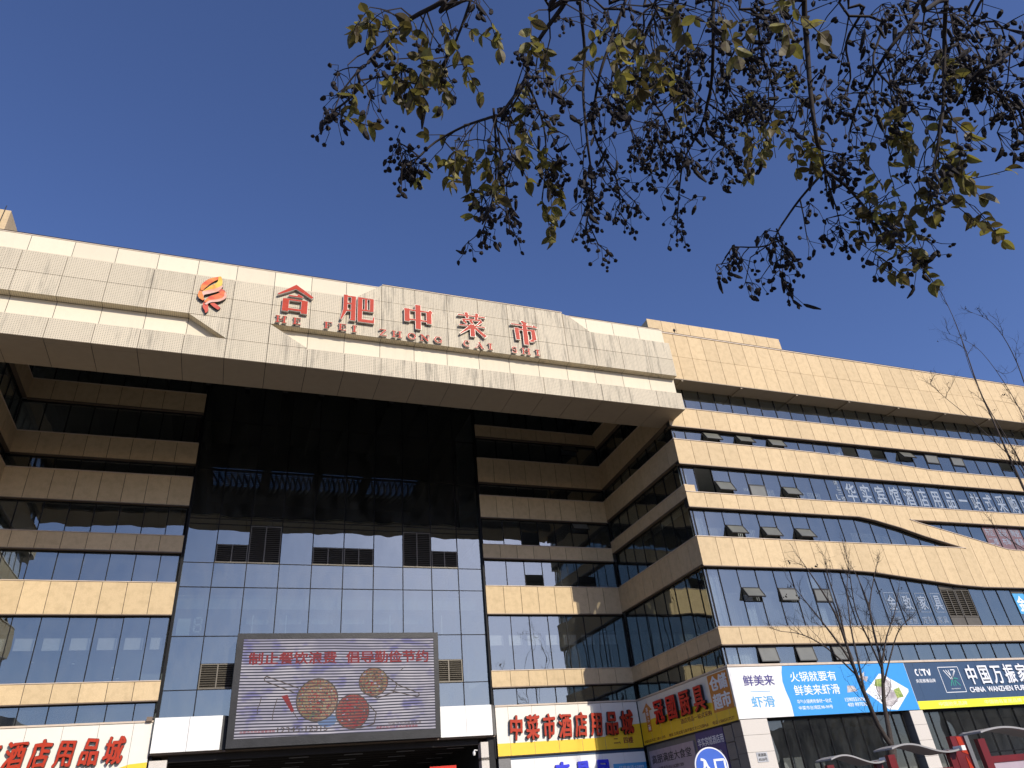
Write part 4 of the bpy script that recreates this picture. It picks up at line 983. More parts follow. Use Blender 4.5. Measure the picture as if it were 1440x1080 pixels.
text('15905519866', F30, 28.22, 5.6, 29.62, 5.77, .005, 'wprint', sG, 'small_text', .003, .006); text('400 8970309', F30, 28.28, 5.37, 29.6, 5.54, .005, 'wprint', sG, 'small_text', .003, .006)
tray = MB(); tc = [(29.62, 6.0), (29.9, 5.8), (30.75, 5.16), (31.3, 5.12), (32.38, 5.92), (32.42, 6.05), (31.05, 6.8), (30.85, 6.82)]
tray.prism(tc, .004, .008); tray.build('tray_print', 'wprint', sG, F30.mat(0, 0, 0))
MT['paste'] = grad_mat('shrimp paste print', (.42, .38, .36), (.60, .56, .54), (.34, .29, .30), 5); MT['herb'] = grad_mat('herb print', (.22, .34, .06), (.40, .46, .12), (.16, .24, .05), 6)
b = MB(); b.disc((30.75, 6.05), .4, .008, .011, 14, .3); b.disc((31.2, 5.75), .42, .008, .0115, 14, .32); b.disc((31.05, 6.3), .38, .008, .012, 14, .3); b.disc((30.9, 5.5), .3, .008, .0125, 14, .22); b.build('food_print', 'paste', sG, F30.mat(0, 0, 0))
b = MB(); b.prism([(30.3, 6.25), (30.75, 6.2), (30.9, 6.6), (30.5, 6.55)], .008, .013); b.prism([(31.5, 5.65), (31.95, 5.7), (31.85, 6.15), (31.45, 6.05)], .008, .013); b.build('herb_print', 'herb', sG, F30.mat(0, 0, 0))
b = MB(); b.prism([(28.5, 6.0), (29.15, 6.05), (29.0, 6.3), (28.6, 6.32)], .004, .007); b.prism([(29.4, 6.75), (29.9, 6.45), (30.1, 6.7), (29.85, 6.72), (29.95, 6.95), (29.7, 6.8)], .004, .007); b.build('food_print', 'paste', sG, F30.mat(0, 0, 0))
sH = empty('shop_signboard'); tag(sH, 'long navy signboard with white characters and a lemon yellow stripe', 'sign'); ROOTS.append((sH, (40, 30, 5.07)))
for a, c in [(32.73, 33.3)]+[(33.3+2.2*k, 33.3+2.2*(k+1)) for k in range(10)]: boxp('sign_panel', F30, a+.004, 5.08, c-.004, 7.3, -.06, 0, 'navy', sH)
b = MB(); b.box((32.74, 5.08, .001), (55.2, 5.46, .005)); b.build('yellow_print', 'yellow2', sH, F30.mat(0, 0, 0))
def logo_c(x, z, r, t, mat, a0, a1):
    b = MB(); b.ring((x, z), r*.7, t, .005, .009, 18, R(a0), R(a1), ry=r); b.build('logo_letter', mat, sH, F30.mat(0, 0, 0))
logo_c(33.38, 6.82, .17, .07, 'wprint', 50, 310); logo_c(33.64, 6.82, .17, .07, 'wprint', 50, 310); logo_c(33.62, 6.82, .14, .03, 'yellow2', 60, 300)
b = MB(); b.box((33.74, 6.9, .005), (34.12, 6.98, .009)); b.box((33.86, 6.66, .005), (33.94, 6.9, .009)); b.prism([(34.02, 6.98), (34.12, 6.98), (34.2, 6.76), (34.2, 6.66), (34.14, 6.66)], .005, .009); b.prism([(34.2, 6.66), (34.26, 6.66), (34.34, 6.98), (34.26, 6.98), (34.2, 6.76)], .005, .009); b.build('logo_letter', 'wprint', sH, F30.mat(0, 0, 0))
text('央视展播品牌', F30, 33.13, 6.32, 34.46, 6.5, .005, 'wprint', sH, 'small_text', .003, .008)
bar('logo_frame', [(34.93, 7.04), (36.33, 7.04), (36.33, 5.81), (34.93, 5.81), (34.93, 7.06)], .03, 'wprint', .005, .008, sH, F30)
for p in ([(35.25, 6.9), (35.62, 6.4)], [(35.42, 6.9), (35.7, 6.5)], [(35.6, 6.9), (35.66, 6.45)], [(35.75, 6.9), (36.05, 6.9), (35.7, 6.5)], [(36.05, 6.85), (35.6, 6.4)]): bar('logo_stroke', p, .04, 'wprint', .005, .008, sH, F30)
for p in ([(35.62, 6.45), (35.42, 6.12)], [(35.62, 6.12), (35.62, 6.45)], [(35.75, 6.12), (35.8, 6.5), (36.05, 6.45)], [(35.75, 6.45), (36.08, 6.12)]): bar('logo_stroke', p, .045, 'green', .005, .008, sH, F30)
text('WANZHENJIAJU', F30, 35.35, 5.94, 36.0, 6.0, .005, 'wprint', sH, 'small_text', .002)
text('中国万振家具', F30, 36.6, 6.14, 42.3, 7.12, .005, 'wprint', sH, depth=.06, bold=.016, per=True, fill=.84)
for s_, a_, c_ in (('CHINA', 36.58, 37.68), ('WANZHEN', 37.86, 39.72), ('FURNITURE', 39.9, 42.3)): text(s_, F30, a_, 5.76, c_, 6.02, .005, 'wprint', sH, 'latin_text', .03, .022)
text('中国驰名品牌', F30, 34.1, 5.18, 36.05, 5.38, .006, 'pale', sH, 'pale_text', .003, .01); text('中国驰名家居品牌 中国十大', F30, 37.3, 5.18, 41.5, 5.38, .006, 'pale', sH, 'pale_text', .003, .01)
for i in range(20): boxp('sign_coping', F30, 21.88+1.75*i+.003, 7.32, 21.88+1.75*(i+1)-.003, 7.42, -.1, .04, 'coping', sG if i < 6 else sH)
# number plate
npl = empty('number_plate'); tag(npl, 'small grey street number plate on the pale granite corner pier', 'sign'); ROOTS.append((npl, (22.65, 30, 3.3)))
boxp('plate', F30, 22.36, 3.31, 22.94, 3.7, 0, .02, 'silver', npl)
text('清源路', F30, 22.42, 3.53, 22.88, 3.66, .021, 'black', npl, 'plate_text', .003, .012); text('8558号', F30, 22.42, 3.35, 22.88, 3.48, .021, 'black', npl, 'plate_text', .003, .012)

# window lettering
text('华实宾馆酒店用品一站式采购中心', F30, 33.08, 16.4, 33.08+1.13*15, 17.58, -.24, 'vinyl', B, 'window_lettering', .003, .02, per=True, fill=.68)
for ch, x, z in (('请', 32.5, 17.42), ('上', 32.56, 17.1), ('三', 32.6, 16.8), ('楼', 32.72, 16.42)): text(ch, F30, x, z, x+.32, z+.27, -.24, 'vinyl', B, 'window_lettering', .003, .01)
bar('window_arrow', [(32.42, 16.8), (32.42, 16.48), (32.62, 16.48)], .07, 'vinyl', -.24, -.237, B, F30)
for i, ch in enumerate('金致家具'):
    x = 33.35+1.13*i; text(ch, F30, x+.06, 10.1, x+.62, 10.9, -.24, 'wprint' if False else 'vinyl', B, 'window_lettering', .003, .02)
    bar('window_outline', [(x-.03, 11.02), (x+.7, 11.02), (x+.7, 9.98), (x-.03, 9.98), (x-.03, 11.03)], .025, 'vinyl', -.24, -.237, B, F30)
for i, s in enumerate(('高端', '全屋', '定制', '家具')): text(s, F30, 33.2+1.13*i, 9.35, 33.95+1.13*i, 9.75, -.24, 'vinyl', B, 'window_lettering', .003, -.006)
boxp('window_film', F30, 43.3, 9.9, 44.25, 11.1, -.24, -.235, 'skyblue', B); text('金', F30, 43.42, 10.05, 44.1, 10.95, -.234, 'wprint', B, 'window_lettering', .003, .03)
for i, (s, t) in enumerate((('东区', '二楼'), ('客房', '布草'), ('陶瓷', '餐具'))):
    x = 43.28+1.13*i; z0 = max(13.8, sl2(x)+.06)
    polyp('window_film', F30, [(x, sl2(x)+.06), (x+1.02, sl2(x+1.02)+.06), (x+1.02, 15.28), (x, 15.28)], -.24, -.236, 'vinylred', B)
    text(s, F30, x+.12, 14.72, x+.88, 15.2, -.235, 'vinyl', B, 'window_lettering', .003, .01); text(t, F30, x+.16, 14.14, x+.9, 14.6, -.235, 'vinyl', B, 'window_lettering', .003, .01)

# ------------------------------------------------------------------ camera on the passage, round sign, racks
cc = at(668, 1058, 38.8); v = empty('security_camera', cc); tag(v, 'small white security camera on a bracket beside the dark entrance passage', 'camera')
b = MB(); b.tube([(.16, .15, .1), (-.02, 0, .1), (-.05, 0, .02)], [.03, .035, .035], 8); b.build('bracket', 'white', v)
b = MB(); b.tube([(-.05, 0, .03), (-.05, 0, -.06), (-.05, 0, -.14)], [.07, .075, .05], 10); b.build('camera_body', 'white', v)
fl = at(211, 1011, 38.9); v = empty('floodlight', fl); tag(v, 'small weathered floodlight at the end of the left window strip above the white panel', 'lamp')
b = MB(); b.box((-.14, -.08, -.1), (.1, .04, .08)); b.build('lamp_body', 'brown', v); b = MB(); b.tube([(.1, .0, 0), (.16, .12, .08)], [.02, .02], 5); b.build('lamp_bracket', 'brown', v)

sc_ = at(1001, 1077.5, 11.0); D_ = empty('entrance_sign', (sc_.x, 11.0, 0)); tag(D_, 'round blue entrance sign with a white rim and white characters on a pole', 'sign')
b = MB(); b.tube([(0, .06, 0), (0, .06, sc_.z+.2)], [.035, .035], 10); b.build('pole', 'metal', D_)
Fs = Fr((0, 0, sc_.z), (1, 0, 0), (0, 0, 1))
b = MB(); b.disc((0, 0), .272, -.03, 0, 40); b.build('sign_disc', 'white', D_, Fs.mat(0, 0, 0))
b = MB(); b.disc((0, 0), .252, 0, .004, 40); MT['signblue'] = simple('sign blue', (.03, .12, .55), .35); b.build('blue_face', 'signblue', D_, Fs.mat(0, 0, 0))
bar('character', [(.0, .09), (-.02, -.01), (-.15, -.15)], .035, 'wprint', .004, .007, D_, Fs).location.x -= .1
bar('character', [(-.06, .11), (.0, .09), (.03, .0), (.12, -.13)], .035, 'wprint', .004, .0075, D_, Fs).location.x -= .1
bar('character', [(.06, .08), (.22, .08), (.22, -.11), (.06, -.11), (.06, .095)], .032, 'wprint', .004, .007, D_, Fs)
D_.rotation_euler.z = R(-14)

def rack(pL, pR, yT, Y, label, base_z=0, green=False):
    L0, R0 = at(pL, yT, Y), at(pR, yT, Y); W = R0.x-L0.x; zt = max(L0.z, R0.z)
    o = empty('notice_board', ((L0.x+R0.x)/2, Y, 0)); tag(o, label, 'notice board', 'red notice boards with wavy roofs')
    h = W/2
    for s in (-1, 1):
        b = MB(); b.box((s*h*.86-.1, -.05, 0), (s*h*.86+.1, .05, zt-.16)); b.build('post', 'rackred', o)
    b = MB(); b.box((-h*.86+.1, -.035, zt-.62), (h*.86-.1, .035, zt-.50)); b.box((-h*.86+.1, -.035, .8), (h*.86-.1, .035, .95)); b.build('cross_beam', 'rackred', o)
    b = MB(); b.box((-h*.86+.1, -.012, .95), (h*.86-.1, .012, zt-.62)); b.build('board', 'green' if green else 'notice', o)
    n = 28; b = MB(); f = lambda t: .085*math.sin(t*math.tau*.95+.15)+.03*math.cos(t*3)-.04
    for i in range(n):
        t0, t1 = i/n, (i+1)/n; x0, x1 = -h+W*t0, -h+W*t1
        b.v += [(x0, -.28, zt-.04+f(t0)), (x1, -.28, zt-.04+f(t1)), (x1, .28, zt-.04+f(t1)), (x0, .28, zt-.04+f(t0)), (x0, -.28, zt-.075+f(t0)), (x1, -.28, zt-.075+f(t1)), (x1, .28, zt-.075+f(t1)), (x0, .28, zt-.075+f(t0))]
        k = len(b.v)-8; b.f += [(k, k+1, k+2, k+3), (k+7, k+6, k+5, k+4), (k+4, k+5, k+1, k), (k+6, k+7, k+3, k+2)]
        if i == 0: b.f.append((k+7, k+4, k, k+3))
        if i == n-1: b.f.append((k+5, k+6, k+2, k+1))
    b.build('wavy_roof', 'racktop', o)
    b = MB(); b.box((h-.12, -.34, zt-.2), (h-.0, -.1, zt-.1)); b.build('lamp_box', 'white', o)
    for k in range(3): boxp('printed_strip', Fr((0, -.012, 0), (1, 0, 0), (0, 0, 1)), -h*.6, zt-.95-.25*k, h*.55, zt-.84-.25*k, 0, .004, 'redd' if not green else 'wprint', o)
    return o, h, zt
rack(1157, 1237, 1066, 15.8, 'leftmost and lowest red notice board, its grey wavy roof just in frame')
o, h, zt = rack(1240, 1340, 1051, 14.2, 'middle red notice board with green sheet in front of the second granite pier', green=True)
b = MB(); b.box((h*.86+.1, -.06, 0), (h*.86+.52, .06, zt+.12)); b.build('side_column', 'rackred', o)
b = MB(); b.box((h*.86+.5, -.1, 0), (h*.86+.62, -.02, zt+.18)); b.build('grey_post', 'metal', o)
b = MB(); b.prism([(h*.86+.36, .2), (h*.86+.48, .2), (h*.86+.48, zt-.55), (h*.86+.36, zt-.3)], .06, .07); b.prism([(h*.86+.3, zt-.22), (h*.86+.48, zt-.28), (h*.86+.42, zt+.1), (h*.86+.28, zt+.1)], .06, .07); b.build('sunlit_stripe', 'red', o, Fr((0, 0, 0), (1, 0, 0), (0, 0, 1)).mat(0, 0, 0))  # brighter red pieces stand in for streaks of sunlight on the column
rack(1362, 1500, 1028, 12.6, 'nearest red notice board with pale sheet at the bottom right corner')
# passage furniture: a red plate deep in the passage
boxp('passage_sign', F39, 10.2, 4.55, 11.6, 4.85, -1.5, -1.45, 'redd', B)

# ------------------------------------------------------------------ trees
def rv(s=1.0): return Vector((random.gauss(0, s), random.gauss(0, s), random.gauss(0, s)))
def twigs(b, p, d, L, r, lev, up=.15, n=6):
    """a wandering twig with side twigs"""
    pts = [Vector(p)]; d = Vector(d).normalized(); k = max(3, int(n)); tips = []
    for i in range(k):
        d = (d+rv(.16)+Vector((0, 0, up*.3))).normalized(); pts.append(pts[-1]+d*L/k)
    b.tube(pts, [r*(1-.75*i/k) for i in range(k+1)], 4 if lev < 2 else 5)
    if lev > 0:
        for i in range(1, k+1):
            for _ in range(1 if random.random() < .85 else 0):
                q = pts[i]; sd = (d*.9+rv(.62)).normalized()
                tips += twigs(b, q, sd, L*random.uniform(.3, .6), r*.5, lev-1, up, max(3, n-2))
    tips.append((pts[-1], d)); return tips
def limb(b, pts, r0, r1, sub=2):
    P_ = [Vector(p) for p in pts]; S = []
    for i in range(len(P_)-1):
        a, b_, c, d = P_[max(i-1, 0)], P_[i], P_[i+1], P_[min(i+2, len(P_)-1)]
        for k in range(sub):
            t = k/sub; S.append(.5*((2*b_)+(c-a)*t+(2*a-5*b_+4*c-d)*t*t+(3*b_-a-3*c+d)*t**3))
    S.append(P_[-1]); n = len(S); b.tube(S, [r0+(r1-r0)*i/(n-1) for i in range(n)], 7); return S
def leaf_mesh(name, curl, fold):
    b = MB(); n = 6; W = [.10, .42, .52, .50, .34, .04]; v = []
    for i in range(n):
        t = i/(n-1); z = -curl*t*t; w_ = W[i]*.55
        v.append([(-w_, t, z+fold*w_), (0, t, z), (w_, t, z+fold*w_)])
    for row in v: b.v += row
    for i in range(n-1):
        k = i*3; b.f += [(k, k+1, k+4, k+3), (k+1, k+2, k+5, k+4)]
    me = b.mesh(name); me.materials.append(MT['leaf']); me.shade_smooth(); return me
LM = [leaf_mesh('leaf', c, f) for c, f in ((.1, .3), (.35, .5), (.6, .2), (.25, .9), (-.3, .4))]
nleaf = [0]; LEFT = []
def put_leaf(parent, p, d, size):
    up_ = (Vector((0, 0, 1))+rv(.45)).normalized(); d = d.normalized(); x = d.cross(up_)
    if x.length < .1: x = d.orthogonal()
    x.normalize(); z = x.cross(d); m = Matrix((x*size*random.uniform(.85, 1.1), d*size, z*size)).transposed().to_4x4(); m.translation = p
    me = random.choice(LM)
    if nleaf[0] < 300: link('leaf', me, 'leaf', parent, m); nleaf[0] += 1
    else: LEFT.append((me, m))

# bare tree in front of the wing
def bare(name, Y, stems, label, rr, clus, trunk, seedv, lev=2):
    random.seed(seedv); base = at(trunk[0][0], trunk[0][1], Y); o = empty(name, (base.x, Y, 0)); tag(o, label, 'tree', 'bare street trees'); off = Vector((base.x, Y, 0))
    P = lambda q, dy=0: at(q[0], q[1], Y+dy)-off
    b = MB(); g = P(trunk[0]); limb(b, [(g.x+.05, 0, 0), (g.x, 0, max(.2, g.z*.5)), g]+[P(q) for q in trunk[1:]], rr*1.25, rr*.85); b.build('trunk', 'bark', o, smooth=True)
    tb_ = MB(); tips = []
    for st in stems:
        px, r0, r1, dy = st; b = MB(); n = len(px)
        S = limb(b, [P(q, dy*i/(n-1)) for i, q in enumerate(px)], r0, r1, 3); b.build('limb', 'bark', o, smooth=True)
        for i in range(2, len(S)):
            if random.random() < clus: 
                d = (S[i]-S[i-1]).normalized(); f = 1-.5*i/len(S)
                tips += twigs(tb_, S[i], d*.9+rv(.55)+Vector((0, 0, .25)), random.uniform(.55, 1.4)*f, .012, lev, .3, 7)
        tips += twigs(tb_, S[-1], (S[-1]-S[-2]), .6, r1*.9, 2, .2, 6)
    t_ = tb_.build('twigs', 'twig', o); tag(t_, kind='stuff'); return o, tips
stems = [([(1254, 1050), (1236, 1022), (1220, 985), (1205, 950), (1190, 905), (1174, 862), (1150, 822), (1128, 790)], .085, .012, -.8),
         ([(1254, 1050), (1248, 1015), (1243, 985), (1240, 935), (1229, 890), (1223, 850), (1232, 798)], .085, .012, .6),
         ([(1220, 985), (1196, 930), (1162, 882), (1138, 852), (1112, 820)], .045, .010, .8), ([(1205, 950), (1165, 913), (1130, 893), (1100, 888)], .03, .008, .2),
         ([(1216, 975), (1207, 930), (1196, 880), (1191, 830), (1193, 806)], .04, .009, 1.2), ([(1190, 905), (1180, 860), (1165, 812), (1160, 786)], .035, .008, -.5),
         ([(1240, 940), (1224, 905), (1204, 860), (1196, 815), (1193, 792)], .035, .008, -1.0), ([(1240, 935), (1247, 895), (1258, 862), (1264, 825)], .035, .008, .2),
         ([(1243, 960), (1257, 905), (1268, 880), (1284, 868)], .03, .007, -.6), ([(1229, 890), (1221, 850), (1206, 812), (1193, 790)], .03, .007, 1.2)]
o1, tips1 = bare('bare_tree', 19.5, stems, 'bare forked street tree in front of the white and blue signboard', .15, .5, [(1259, 1110), (1254, 1050)], 11)
stems2 = [([(1500, 860), (1470, 760), (1442, 692), (1418, 640), (1396, 590), (1376, 545), (1357, 490), (1340, 445), (1322, 408)], .05, .007, .6),
          ([(1480, 800), (1462, 720), (1440, 660), (1412, 610), (1388, 570), (1365, 520), (1350, 470)], .03, .006, -.5),
          ([(1470, 740), (1450, 690), (1430, 652), (1395, 618), (1362, 586), (1330, 560), (1308, 540)], .022, .005, .2),
          ([(1480, 640), (1448, 560), (1430, 510), (1410, 472), (1390, 450), (1368, 440)], .026, .005, -.6),
          ([(1490, 700), (1452, 620), (1432, 572), (1400, 520), (1370, 486), (1336, 470)], .02, .005, .9),
          ([(1520, 900), (1475, 800), (1440, 772), (1410, 752), (1384, 722)], .02, .005, .1)]
o2, tips2 = bare('bare_tree', 15.0, stems2, 'thin bare tree reaching in from the right edge in front of the roofline', .11, .42, [(1560, 1080), (1530, 960), (1500, 860)], 5)
def clump(b, p, n, s):
    for _ in range(n):
        c = p+rv(s); r = s*random.uniform(.35, .7); k = len(b.v)
        b.v += [tuple(c+Vector(q)*r) for q in ((1, 0, 0), (-1, 0, 0), (0, 1, 0), (0, -1, 0), (0, 0, 1.3), (0, 0, -1.3))]
        b.f += [(k, k+2, k+4), (k+2, k+1, k+4), (k+1, k+3, k+4), (k+3, k, k+4), (k+2, k, k+5), (k+1, k+2, k+5), (k+3, k+1, k+5), (k, k+3, k+5)]
for o, tips, n, pxs, Y in ((o1, tips1, 10, [(1148, 796), (1140, 800), (1110, 826), (1105, 838), (1122, 840), (1112, 762+30), (1235, 833)], 19.5), (o2, tips2, 12, [(1425, 635), (1418, 612), (1358, 434), (1412, 556)], 15.0)):
    b = MB(); off = o.location
    for q in pxs: clump(b, at(q[0], q[1], Y)-off, 5, .05)
    for p, d in random.sample(tips, n): clump(b, p, 4, .028)
    tag(b.build('seed_clusters', 'pod', o), kind='stuff')

# the tree over the camera
random.seed(21)
tr = empty('overhanging_tree', (3.4, -2.6, 0)); tag(tr, 'drooping branches with olive leaves and dark seed pods hanging in from the top', 'tree'); OFF = Vector((3.4, -2.6, 0))
N3 = lambda x, y, D: near(x, y, D)-OFF
b = MB(); limb(b, [(0, 0, 0), (.05, .05, 1.5), (0, .2, 3.0), (-.2, .5, 4.6)], .16, .10); tk = b.build('trunk', 'bark', tr, smooth=True)
hub = Vector((-.2, .5, 4.6))
BR = [ # pixel path, distance, radius
 ([(700, -60), (625, 0), (580, 25), (545, 55), (518, 88), (503, 100), (505, 118), (490, 140), (470, 155)], 2.5, .0075),
 ([(680, -60), (662, 0), (646, 45), (630, 80), (610, 108), (596, 128)], 2.6, .0055),
 ([(830, -60), (797, 0), (765, 45), (744, 80), (738, 112), (706, 158), (690, 165), (652, 178), (612, 200), (585, 225)], 2.55, .0075),
 ([(740, 112), (723, 145), (706, 160)], 2.55, .004), ([(738, 112), (752, 140), (765, 180), (768, 230), (762, 280)], 2.6, .0045),
 ([(694, 152), (697, 200), (697, 250), (690, 290), (681, 318)], 2.55, .004), ([(700, 180), (720, 220), (712, 260), (718, 300)], 2.5, .003),
 ([(812, -60), (815, 0), (822, 70), (820, 130), (826, 200), (832, 260), (824, 320)], 2.7, .0065),
 ([(900, -60), (880, 0), (858, 60), (840, 120), (836, 190), (866, 250), (872, 285)], 2.9, .0065),
 ([(1020, -60), (1004, 0), (1003, 60), (1000, 120), (992, 160), (1000, 190), (1025, 210)], 3.0, .0075),
 ([(1000, 130), (985, 180), (962, 225), (955, 270), (952, 320)], 3.0, .005), ([(995, 145), (1030, 165), (1060, 155), (1085, 150)], 3.0, .004),
 ([(1140, -60), (1131, 0), (1136, 80), (1142, 150), (1150, 205), (1160, 240)], 2.8, .0105),
 ([(1160, 240), (1125, 280), (1098, 318), (1080, 345), (1030, 347)], 2.8, .005), ([(1160, 240), (1190, 262), (1215, 290), (1236, 312), (1250, 325)], 2.8, .0065),
 ([(1092, 322), (1100, 345), (1096, 380)], 2.8, .003), ([(1240, 320), (1256, 335), (1272, 348)], 2.8, .003), ([(1160, 245), (1175, 290), (1182, 320)], 2.8, .003),
 ([(1340, -60), (1331, 0), (1328, 60), (1327, 140), (1318, 210), (1308, 270)], 2.7, .0075),
 ([(1335, -60), (1290, 20), (1250, 70), (1222, 120), (1205, 150), (1195, 185)], 3.0, .0075),
 ([(1500, 20), (1440, 60), (1405, 85), (1380, 100), (1360, 120)], 2.9, .0075), ([(1340, 20), (1352, 80), (1385, 120), (1430, 150), (1440, 190)], 2.9, .006),
 ([(1390, -40), (1400, 30), (1440, 45)], 3.0, .005), ([(950, -60), (925, 10), (905, 60), (912, 130), (935, 170), (928, 220)], 3.1, .006),
 ([(1080, -60), (1065, 20), (1075, 90), (1090, 140), (1075, 180)], 3.2, .006), ([(1230, -60), (1215, 10), (1190, 60), (1196, 110), (1180, 150)], 3.2, .006),
 ([(1210, -60), (1240, 30), (1228, 90), (1270, 140), (1262, 180)], 2.9, .005), ([(1100, -60), (1085, 20), (1040, 60), (1020, 110), (1045, 150)], 3.3, .006),
 ([(960, -60), (970, 30), (948, 90), (960, 140)], 2.7, .004), ([(860, -60), (905, 20), (890, 80), (860, 110), (880, 160), (900, 210)], 3.2, .005),
 ([(1420, -60), (1370, 30), (1345, 60), (1320, 75)], 3.2, .005), ([(1300, -50), (1310, 40), (1290, 90), (1260, 120)], 3.3, .005)]
podm = MB(); twm = MB(); random.seed(33)
down = Vector((0, 0, -1))
def pod(b, c, d, L, r):
    """an inflated seed: a short bent spindle of six sides"""
    d = d.normalized(); bend = rv(.4)*L; k = 4
    pts = [c+d*L*t+bend*(t*t) for t in (0, .3, .7, 1)]; b.tube(pts, [r*.4, r, r*.95, r*.35], 5)
ALLS = []
def attach(p, r=.0022):
    if not ALLS: return
    q = min(ALLS, key=lambda a: (a-p).length_squared*(1 if a.z > p.z-.02 else 3)); L = (q-p).length
    m = (p+q)/2+Vector((0, 0, .12*L))+rv(.03*L); m2 = p.lerp(m, .5)+rv(.02*L); twm.tube([q, m, m2, p], [r, r*.9, r*.8, r*.7], 4)
def cluster(p, size, n):
    stems_ = []
    for _ in range(n):
        e = p+down*random.uniform(.02, size)+rv(size*.28); m = (p+e)/2+rv(size*.1)
        twm.tube([p, m, e], [.0016, .0013, .0011], 3)
        L = random.choice((.013, .017, .020, .034)); pod(podm, e, down+rv(.35), L, random.uniform(.0058, .0092))
        if random.random() < .4: pod(podm, e+rv(.01), down+rv(.5), .013, .0065)
def spray(p, d, n, L, size):
    d = (d+down*.35).normalized(); pts = [p]
    for i in range(n): d = (d+rv(.07)+down*.05).normalized(); pts.append(pts[-1]+d*L/n)
    twm.tube(pts, [.0016]*len(pts), 3)
    for i, q in enumerate(pts[1:]):
        for s in (-1, 1):
            if random.random() < .22: continue
            sd = d.cross(Vector((0, 0, 1))+rv(.3))
            if sd.length < .05: sd = rv()
            put_leaf(tr, q, (sd.normalized()*s+d*.45+down*.25+rv(.22)), size*random.uniform(.6, 1.15))
    put_leaf(tr, pts[-1], d, size)
def leafy(x, y):
    return ((495 < x < 800 and y < 130) or (640 < x < 800 and 170 < y < 290) or (830 < x < 960 and y < 125) or (1185 < x < 1400 and 215 < y < 390)
            or (1025 < x < 1145 and 148 < y < 240) or (1220 < x < 1320 and 125 < y < 215))
thick = 0
for px, D, r in BR:
    b = MB(); n = len(px); P_ = [N3(q[0], q[1], D+.12*math.sin(i*1.3+D*9)) for i, q in enumerate(px)]
    if px[0][1] < -30 or px[0][0] > 1450: P_ = [hub+(P_[0]-hub)*.55+Vector((0, -.1, .5))]+P_; px = [(px[0][0], -400)]+px
    S = limb(b, P_, r*1.15 if len(px) > n else r, r*.45, 4); b.build('branch', 'twig', tr, smooth=True); ALLS += S[4:]
    for i in range(1, len(S)):
        k = min(len(px)-1, i/4); j = int(k); f = k-j; a = px[j]; c = px[min(j+1, len(px)-1)]; x, y = a[0]+(c[0]-a[0])*f, a[1]+(c[1]-a[1])*f
        if y < -40: continue
        d = (S[i]-S[i-1]).normalized(); lf = leafy(x, y)
        if random.random() < (.66 if 830 < x < 1150 and y < 200 else .42):
            L = random.uniform(.06, .16); q = S[i]+(d*.5+rv(.5)+down*.3).normalized()*L; m = (S[i]+q)/2+rv(.015)
            twm.tube([S[i], m, q], [.0028, .0022, .0018], 4)
            if lf and random.random() < (.6 if x < 1180 else .3): spray(q, d+rv(.4), random.randint(3, 5), random.uniform(.09, .16), .045)
            else:
                cluster(q, random.uniform(.05, .11), random.randint(3, 6))
                if 850 < x < 1130 and y < 230:
                    for _ in range(1): 
                        q2 = q+rv(.06); twm.tube([q, q2], [.0016, .0012], 3); cluster(q2, random.uniform(.05, .1), random.randint(3, 7))
    if px[-1][1] > 60:
        if leafy(*px[-1]): spray(S[-1], S[-1]-S[-2], 3, .07, .044)
        else: cluster(S[-1], .09, 9)
# leaf sprays and pod clusters the photograph shows by themselves
for x, y, D, dx, dy in [(520, 10, 2.5, -1, .2), (535, 12, 2.5, 1, .6), (560, 40, 2.5, -1, 1), (590, 70, 2.5, .2, 1), (600, 40, 2.45, .3, 1), (640, 60, 2.5, .8, .6), (575, 20, 2.5, 1, .8), (655, 90, 2.55, .6, 1), (620, 85, 2.55, .1, 1), (585, 60, 2.4, .7, .9), (690, 30, 2.5, .5, 1),
                        (745, 20, 2.3, -.2, 1), (762, 60, 2.6, .1, 1), (850, 20, 2.3, 0, 1), (865, 60, 2.3, -.1, 1), (905, 60, 2.6, .3, 1), (930, 80, 2.7, .2, 1), (895, 30, 2.5, -.4, 1), (660, 190, 2.5, -.2, 1), (680, 200, 2.5, .4, 1), (640, 215, 2.5, -.4, 1), (700, 230, 2.5, -.2, 1), (725, 210, 2.5, .8, .6), (660, 240, 2.5, .2, 1), (745, 190, 2.6, .9, .3), (640, 200, 2.45, -.1, 1),
                        (1010, 0, 2.2, .1, 1), (1110, 0, 2.1, .2, 1), (1095, 5, 2.2, -.2, 1), (1018, 20, 2.2, 0, 1), (950, 5, 2.3, -.2, 1), (1050, 175, 2.9, -.5, 1), (1065, 178, 2.9, .1, 1), (1110, 185, 2.8, -.1, 1), (1135, 175, 2.8, .2, 1), (1125, 200, 2.8, .3, .8),
                        (1240, 150, 2.9, -.2, 1), (1265, 160, 2.9, .1, 1), (1290, 155, 2.9, .2, 1), (1250, 175, 2.9, 0, 1), (1320, 60, 2.9, .1, 1), (1312, 80, 2.9, -.2, 1),
                        (1310, 265, 2.7, 1, .2), (1318, 215, 2.7, 1, .6), (1325, 235, 2.7, 1, .7), (1300, 280, 2.7, -.8, .4), (1290, 290, 2.7, -.4, 1), (1320, 285, 2.7, .6, .8), (1350, 280, 2.7, .8, .8), (1262, 320, 2.8, -.1, 1), (1245, 320, 2.8, -.4, 1), (1230, 335, 2.8, -.8, .9), (1200, 330, 2.8, -.1, 1), (1280, 300, 2.7, .3, 1), (1250, 270, 2.8, -1, .1), (1215, 250, 2.8, .5, -.2), (1270, 340, 2.75, .5, 1), (1330, 270, 2.65, 1, .4)]:
    if x > 1180 and y > 200: y -= 45 if y > 260 else 25; dy *= .3; dx *= 1.3
    p = N3(x, y, D); q = N3(x+dx*40, y+dy*40, D); attach(p); spray(p, (q-p), random.randint(3, 5), random.uniform(.10, .16), .047)
